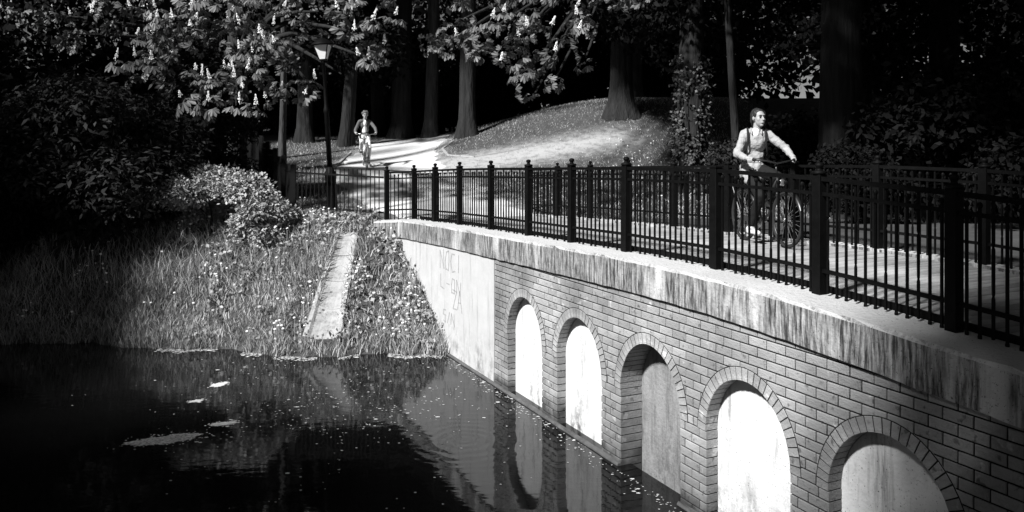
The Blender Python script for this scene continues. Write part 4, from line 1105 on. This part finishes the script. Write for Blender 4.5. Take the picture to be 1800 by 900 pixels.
m_strap = M('black_webbing', .012, .8, .2, 30.)
m_eye = M('dark_eye', .02, .3, .1, 10.)
m_lip = M('lip', .26, .5, .1, 30.)

def bicycle(label, loc, rot, paint, tyre, down, guard=True, rimm=None):
    root = empty('bicycle', loc, rot, label, 'bicycle')
    rh, fh, bb = Vector((-.46,0,.35)), Vector((.62,0,.35)), Vector((0,0,.29))
    for hub in (rh, fh):
        def ringmesh(r, tr, n=40, m=7):
            mb = MB(); v = []; f = []
            for i in range(n):
                a = 2*math.pi*i/n
                for k in range(m):
                    b = 2*math.pi*k/m; q = r+tr*math.cos(b); v.append((q*math.cos(a), tr*math.sin(b), q*math.sin(a)))
            for i in range(n):
                for k in range(m): f.append((i*m+k, ((i+1)%n)*m+k, ((i+1)%n)*m+(k+1)%m, i*m+(k+1)%m))
            return mb.add(v, f)
        w = ringmesh(.310,.011).build('wheel', rimm or m_chrome, root, True, loc=hub)
        ringmesh(.330,.020).build('tyre', tyre, w, True)
        sp = MB()
        for i in range(28):
            a = 2*math.pi*i/28; o = .35 if i % 2 else -.35; y_ = .028 if i % 4 < 2 else -.028
            sp.tube([(.02*math.cos(a+o*2), y_, .02*math.sin(a+o*2)), (.302*math.cos(a), 0, .302*math.sin(a))], .0016, 4, False)
        sp.build('spokes', rimm and m_rubl or m_chrome, w)
        MB().tube([(0,-.05,0),(0,-.035,0),(0,.035,0),(0,.05,0)], [.012,.028,.028,.012], 10).build('hub', m_chrome, w, True)
        if guard:
            mb = MB(); v = []; f = []; a0, a1 = (-.35, 3.0) if hub is rh else (.35, 2.9)
            n = 22
            for i in range(n):
                a = a0+(a1-a0)*i/(n-1)
                for y_, r in ((-.028,.352),(-.02,.364),(0,.368),(.02,.364),(.028,.352)): v.append((r*math.cos(a)*(1), y_, r*math.sin(a)))
            for i in range(n-1):
                for k in range(4): f.append((i*5+k, i*5+k+1, i*5+k+6, i*5+k+5))
            mb.add(v, f); mb.build('mudguard', paint, root, True, loc=hub)
    hb, ht = Vector((.44,0,.66)), Vector((.39,0,.90)); st_ = Vector((-.19,0,.80))
    mb = MB(); mb.tube([bb, st_], .017, 8); mb.tube([hb, ht], .021, 8); mb.tube([hb+Vector((-.01,0,.03)), Vector((.2,0,.40)), bb], .018, 8)
    mb.tube([ht+Vector((.01,0,-.06)), Vector((.18,0,.60)), Vector((-.07,0,.46))], .016, 8)
    for s in (-1,1):
        mb.tube([bb+Vector((0,s*.03,0)), rh+Vector((0,s*.055,0))], .010, 6); mb.tube([st_+Vector((.02,s*.015,-.1)), rh+Vector((0,s*.055,0))], .008, 6)
    mb.tube([st_, Vector((-.215,0,.88))], .013, 8)
    mb.build('frame', paint, root, True)
    mb = MB()
    for s in (-1,1): mb.tube([hb+Vector((0,s*.03,0)), Vector((.50,s*.05,.5)), fh+Vector((0,s*.05,0))], [.015,.013,.009], 8)
    mb.tube([hb+Vector((0,-.04,0)), hb+Vector((0,.04,0))], .018, 8); mb.build('fork', paint, root, True)
    mb = MB(); mb.tube([ht, Vector((.37,0,1.03))], .014, 8)
    mb.tube([(.24,-.31,1.07),(.34,-.27,1.085),(.43,-.16,1.07),(.40,0,1.035),(.43,.16,1.07),(.34,.27,1.085),(.24,.31,1.07)], .011, 8)
    h = mb.build('handlebar', rimm or m_chrome, root, True)
    for s in (-1,1):
        MB().tube([(.36,s*.262,1.085),(.30,s*.288,1.08),(.22,s*.316,1.065)], [.016,.017,.018], 8).build('grip', m_strap, h, True)
        MB().tube([(.36,s*.25,1.07),(.42,s*.22,1.05),(.34,s*.30,1.045)], .005, 5).build('brake_lever', m_chrome, h, True)
    MB().ball((-.30,0,.885),(.10,.10,.03)).ball((-.20,0,.885),(.13,.05,.026)).build('saddle', m_strap, root, True)
    mb = MB(); sg = 1 if down == 'R' else -1
    mb.tube([(0,-.065,.29),(0,-.075,.29-sg*.17)], .010, 6); mb.tube([(0,.065,.29),(0,.075,.29+sg*.17)], .010, 6); mb.tube([(0,-.07,.29),(0,.07,.29)], .018, 8)
    v0 = [(.085*math.cos(i*.393), -.045, .29+.085*math.sin(i*.393)) for i in range(16)]
    mb.add(v0+[(x,-.040,z_) for x,_,z_ in v0], [tuple(range(16)), tuple(range(31,15,-1))]+[(i,(i+1)%16,(i+1)%16+16,i+16) for i in range(16)])
    c = mb.build('crankset', m_chrome, root)
    for s, zz in ((-1,.29-sg*.17),(1,.29+sg*.17)):
        MB().bbox(-.045,.045,s*.125-.045,s*.125+.045,zz-.012,zz+.012,.004).build('pedal', m_strap, c)
    mb = MB(); mb.tube([(.47,0,.80),(.52,0,.80)], [.03,.045], 12); mb.ball((.52,0,.80),(.015,.044,.044)); mb.tube([(.42,0,.78),(.47,0,.80)], .008, 6); mb.build('headlight', m_chrome, root, True)
    MB().bbox(-.46,.09,-.062,-.05,.27,.345,.005).build('chain_guard', paint, root)
    if guard:
        mb = MB()
        for y_ in (-.06,0,.06): mb.tube([(-.30,y_,.745),(-.72,y_,.74)], .006, 5)
        mb.tube([(-.70,-.07,.74),(-.70,.07,.74)], .006, 5); mb.tube([(-.35,-.07,.745),(-.35,.07,.745)], .006, 5)
        for s in (-1,1): mb.tube([(-.66,s*.07,.735),(-.47,s*.055,.35)], .006, 5)
        mb.build('rack', m_bikeb, root)
    return root

def blobs(name, prims, mat, parent, vox=.008, it=4, disp=0.):
    mb = MB()
    for q in prims:
        if q[0] == 'c': mb.caps(*q[1:])
        elif q[0] == 'b': mb.ball(q[1], q[2], 14, 10, q[3] if len(q) > 3 else None)
        else: mb.tube(q[1], q[2], 10)
    o = mb.build(name, mat, parent)
    r = o.modifiers.new('remesh','REMESH'); r.mode = 'VOXEL'; r.voxel_size = vox; r.use_smooth_shade = True
    if it: s = o.modifiers.new('smooth','SMOOTH'); s.factor = .5; s.iterations = it
    if disp:
        tx = bpy.data.textures.new(name+'_folds','CLOUDS'); tx.noise_scale = .07
        d = o.modifiers.new('folds','DISPLACE'); d.texture = tx; d.strength = disp; d.mid_level = .5; d.texture_coords = 'LOCAL'
    return o

def rider(label, loc, rot, down, near, look=0.):
    """seated rider: jacket, trousers, shoes and hair over one continuous body"""
    root = empty('person', loc, rot, label, 'person')
    V = Vector; sg = 1 if down == 'R' else -1
    pel, bel, che, nb = V((-.22,0,.99)), V((-.19,0,1.16)), V((-.13,0,1.34)), V((-.09,0,1.475))
    hc = V((-.045,0,1.645))
    Rt = Matrix.Rotation(-.38 if near else 0., 3, 'Z'); cc = V((-.13,0,0))
    def tor(v): v = V(v); return cc+Rt@(v-cc)
    Ry = Matrix.Rotation(look,3,'Z')
    H = lambda x,y,z: tuple(hc+Ry@V((x,y,z)))
    body = []
    body += [('b',pel,(.125,.155,.11)),('b',bel,(.09,.12,.16),Rt),('b',che,(.095,.135,.15),Rt),('c',nb,.058,H(-.02,0,-.07),.050)]
    hip = {}; arms = {}
    for s in (-1,1):
        dn = (s == -1) == (sg == 1)
        hp = V((-.19,s*.085,.95))
        if dn: kn, an = V((.185,s*.115,.625)), V((-.07,s*.12,.215))
        else:  kn, an = V((.27,s*.125,.845)), V((-.06,s*.12,.555))
        sh, el_ = tor((-.115,s*(.145 if near else .165),1.425)), (V((.09,.30,1.235)) if s > 0 else V((-.09,-.29,1.165))); wr = V((.245,s*.325,1.105))
        toe = an+V((.17,0,-.075)); hl = an+V((-.035,0,-.06))
        arms[s] = (sh,el_,wr); hip[s] = (hp,kn,an,toe,hl)
        body += [('c',hp,.085,kn,.055),('c',kn,.056,an,.036),('c',an,.034,toe,.024),('c',sh,.045,el_,.036),('c',el_,.037,wr,.026)]
        g0, ga = V((.29,s*.292,1.079)), V((-.08,s*.028,-.008)).normalized()      # grip centre and axis
        up_ = V((0,0,1)); fw = ga.cross(up_).normalized()*(1 if s > 0 else -1)
        if fw.y*s < 0: fw = -fw                                                   # outward-forward across the grip
        fw = -fw if fw.x < 0 and near is None else fw
        pc = g0+up_*.020-fw*.012
        body += [('c',wr,.026,pc,.024),('b',tuple(g0+up_*.026),(.042,.030,.016))]
        for i in range(4):
            c = g0+ga*(.030-.021*i)*(-1); k = (.95,1.05,1.0,.82)[i]; pts = []
            for a in (100,55,5,-50,-95):
                a = math.radians(a); pts.append(c+(fw*math.cos(a)+up_*math.sin(a))*.0265*(1 if a > -1 else k))
            for a, b in zip(pts[:-1], pts[1:]): body.append(('c',a,.0085,b,.008,8))
        tb = g0-ga*.02; th_ = [tb-fw*.02+up_*.018, tb-fw*.028-ga*.012, tb-fw*.018-up_*.02-ga*.02, tb-up_*.028-ga*.02+fw*.004]
        for a, b in zip(th_[:-1], th_[1:]): body.append(('c',a,.0105,b,.009,8))
    body += [('b',H(-.012,0,.012),(.094,.077,.100),Ry),('b',H(.030,0,-.055),(.062,.058,.072),Ry),('b',H(.062,0,-.108),(.026,.026,.020),Ry),
             ('c',H(.088,0,.000),.009,H(.108,0,-.038),.014),('b',H(.076,0,.024),(.018,.050,.012),Ry),('b',H(.086,0,-.076),(.012,.024,.012),Ry),
             ('b',H(.054,.036,-.035),(.026,.025,.030),Ry),('b',H(.054,-.036,-.035),(.026,.025,.030),Ry)]
    for s in (-1,1): body.append(('b',H(-.005,s*.079,-.018),(.018,.009,.030),Ry))
    blobs('body', body, m_skin, root, .0062 if near else .009, 3)
    # face
    for s in (-1,1):
        MB().ball(H(.0835,s*.032,-.006),(.008,.015,.0065)).build('eye', m_eye, root, True)
        MB().tube([H(.090,s*.014,.015),H(.092,s*.032,.022),H(.078,s*.052,.016)], [.003,.0045,.002], 6).build('eyebrow', m_hair, root, True)
    MB().tube([H(.090,-.024,-.078),H(.099,-.008,-.075),H(.099,.008,-.075),H(.090,.024,-.078)], [.002,.006,.006,.002], 8, flat=.9).build('mouth', m_lip, root, True)
    # hair
    if near:
        hr = [('b',H(-.034,0,.028),(.090,.086,.094),Ry),('b',H(-.010,0,.064),(.076,.075,.050),Ry),('b',H(-.07,0,-.02),(.055,.07,.09),Ry),
              ('c',H(-.10,0,-.05),.050,H(-.145,.03,-.13),.028),('c',H(-.145,.03,-.13),.028,H(-.19,.05,-.20),.010),
              ('b',H(.012,.068,.035),(.036,.017,.05),Ry),('b',H(.012,-.068,.035),(.036,.017,.05),Ry),('c',H(-.02,.078,.02),.020,H(-.05,.082,-.06),.014),('c',H(-.02,-.078,.02),.020,H(-.05,-.082,-.06),.014)]
        blobs('hair', hr, m_hair, root, .007, 2, .012)
    else:
        hr = [('b',H(-.03,0,.035),(.098,.096,.096),Ry),('b',H(.02,0,.075),(.07,.075,.045),Ry)]
        for i in range(26):
            a = R.uniform(0,6.28); t = R.uniform(-.1,1); hr.append(('b',H(-.03+.085*math.cos(a)*math.cos(t), .092*math.sin(a)*math.cos(t), .04+.085*math.sin(t)), .03))
        blobs('hair', [q for q in hr], m_hairl, root, .009, 2)
    # jacket
    jm = m_jack if near else m_jackd
    jk = [('b',che,(.110,.152,.155),Rt),('b',bel,(.105,.138,.17),Rt),('b',pel+V((0,0,-.005)),(.148,.168,.13)),('b',pel+V((-.03,0,-.075)),(.150,.170,.11)),('c',V((-.17,.09,.93)),.105,V((-.06,.11,.90)),.088),('c',V((-.17,-.09,.93)),.105,V((-.07,-.11,.84)),.088),('c',tor(che+V((.0,.045,.10))),.068,tor(che+V((0,-.045,.10))),.068)]
    if not near: jk = jk[:2]+jk[-1:]
    for s in (-1,1):
        sh, el_, wr = arms[s]
        jk += [('c',sh+Rt@V((.01,-s*.05,.015)),.064,sh,.058),('c',sh,.058,el_,.050),('c',el_,.051,wr+(el_-wr)*.12,.038)]
    blobs('jacket', jk, jm, root, .010, 3, .034 if near else .012)
    # collar and placket
    cm_ = []
    for s in (-1,1): cm_ += [('c',tor((-.15,s*.055,1.50)),.014,tor((-.05,s*.070,1.475)),.013),('c',tor((-.05,s*.066,1.475)),.013,tor((-.022,s*.060,1.425)),.009)]
    blobs('collar', cm_, jm, root, .006, 2)
    sm = [('b',tor((-.052,0,1.425)),(.042,.040,.050),Rt),('c',tor((-.07,0,1.465)),.050,tor((-.055,0,1.43)),.040)]
    if not near: sm = [('b',V((-.06,0,1.38)),(.080,.060,.11)),('c',V((-.075,0,1.40)),.06,V((-.115,0,1.06)),.075),('b',V((-.125,0,1.12)),(.080,.085,.14))]
    blobs('shirt', sm, m_shirt, root, .008, 3)
    if not near:
        MB().lathe([(.10,-.012),(.108,0),(.10,.012)], 18).build('belt', m_strap, root, True, loc=(-.125,0,1.075)).scale = (1.0,1.12,1)
    # trousers
    tm = m_trous if near else m_trousl
    tr = [('b',pel+V((.01,0,-.015)),(.135,.168,.110))]
    for s in (-1,1):
        hp, kn, an, toe, hl = hip[s]
        tr += [('c',hp,.098,kn,.070),('c',kn,.070,an+(kn-an)*.12,.055)]
    blobs('trousers', tr, tm, root, .010, 4, .016)
    for s in (-1,1):
        hp, kn, an, toe, hl = hip[s]
        blobs('shoe', [('c',hl,.038,toe+V((.0,0,.012)),.036),('c',hl+V((0,0,.03)),.042,an+V((.04,0,-.02)),.036),('b',toe+V((.01,0,.008)),(.055,.042,.034))], m_shoe if near else m_shoed, root, .008, 2)
    return root

hd = math.atan2(-.981,.197)
bo = Vector((3.24,10.33,0)); sB, wB = sw(bo.x,bo.y); bo.z = zc(sB)-.045
sl_ = (zc(sB+.5)-zc(sB-.5))
bicycle('black city bicycle ridden across the bridge deck', bo, (0,sl_*.97,hd), m_bikeb, m_rub, 'R', True, m_bikeb)
near_p = rider('person in a pale shirt jacket and black trousers riding across the bridge', bo, (0,sl_*.97,hd), 'R', True, .10)
bp = empty('backpack', bo, (0,sl_*.97,hd), 'black backpack worn on the shoulders of the rider on the bridge', 'backpack')
blobs('pack', [('b',(-.33,0,1.30),(.085,.13,.19)),('b',(-.36,0,1.22),(.07,.12,.12)),('c',(-.30,-.08,1.42),.04,(-.30,.08,1.42),.04)], m_strap, bp, .01, 4).matrix_basis = Matrix.Translation((-.13,0,0)) @ Matrix.Rotation(-.38,4,'Z') @ Matrix.Translation((.13,0,0))
for s in (-1,1):
    pts = [(-.26,s*.08,1.45),(-.17,s*.100,1.505),(-.09,s*.108,1.502),(-.02,s*.112,1.455),(.0,s*.112,1.36),(-.03,s*.125,1.24),(-.10,s*.150,1.16),(-.24,s*.14,1.12)]
    pts = [tuple(Vector((-.13,0,0))+Matrix.Rotation(-.38,3,'Z')@(Vector(q_)-Vector((-.13,0,0)))) for q_ in pts]
    P_ = []
    for a, b in zip(pts[:-1], pts[1:]): P_ += [tuple(Vector(a).lerp(Vector(b), t)) for t in (0,.5)]
    MB().tube(P_+[pts[-1]], .014, 8, flat=.8).build('strap', m_strap, bp, True)

fo = Vector((-4.62,25.0,0)); fo.z = gz(fo.x,fo.y); hd2 = math.atan2(-fo.y,-fo.x*1.0)+.10
psl = math.atan(.09)
bicycle('pale bicycle coming down the path towards the bridge', fo, (0,psl,hd2), m_bikew, m_rubl, 'L', True)
rider('person in a dark cardigan and pale trousers cycling down the path', fo, (0,psl,hd2), 'L', False, -.1)
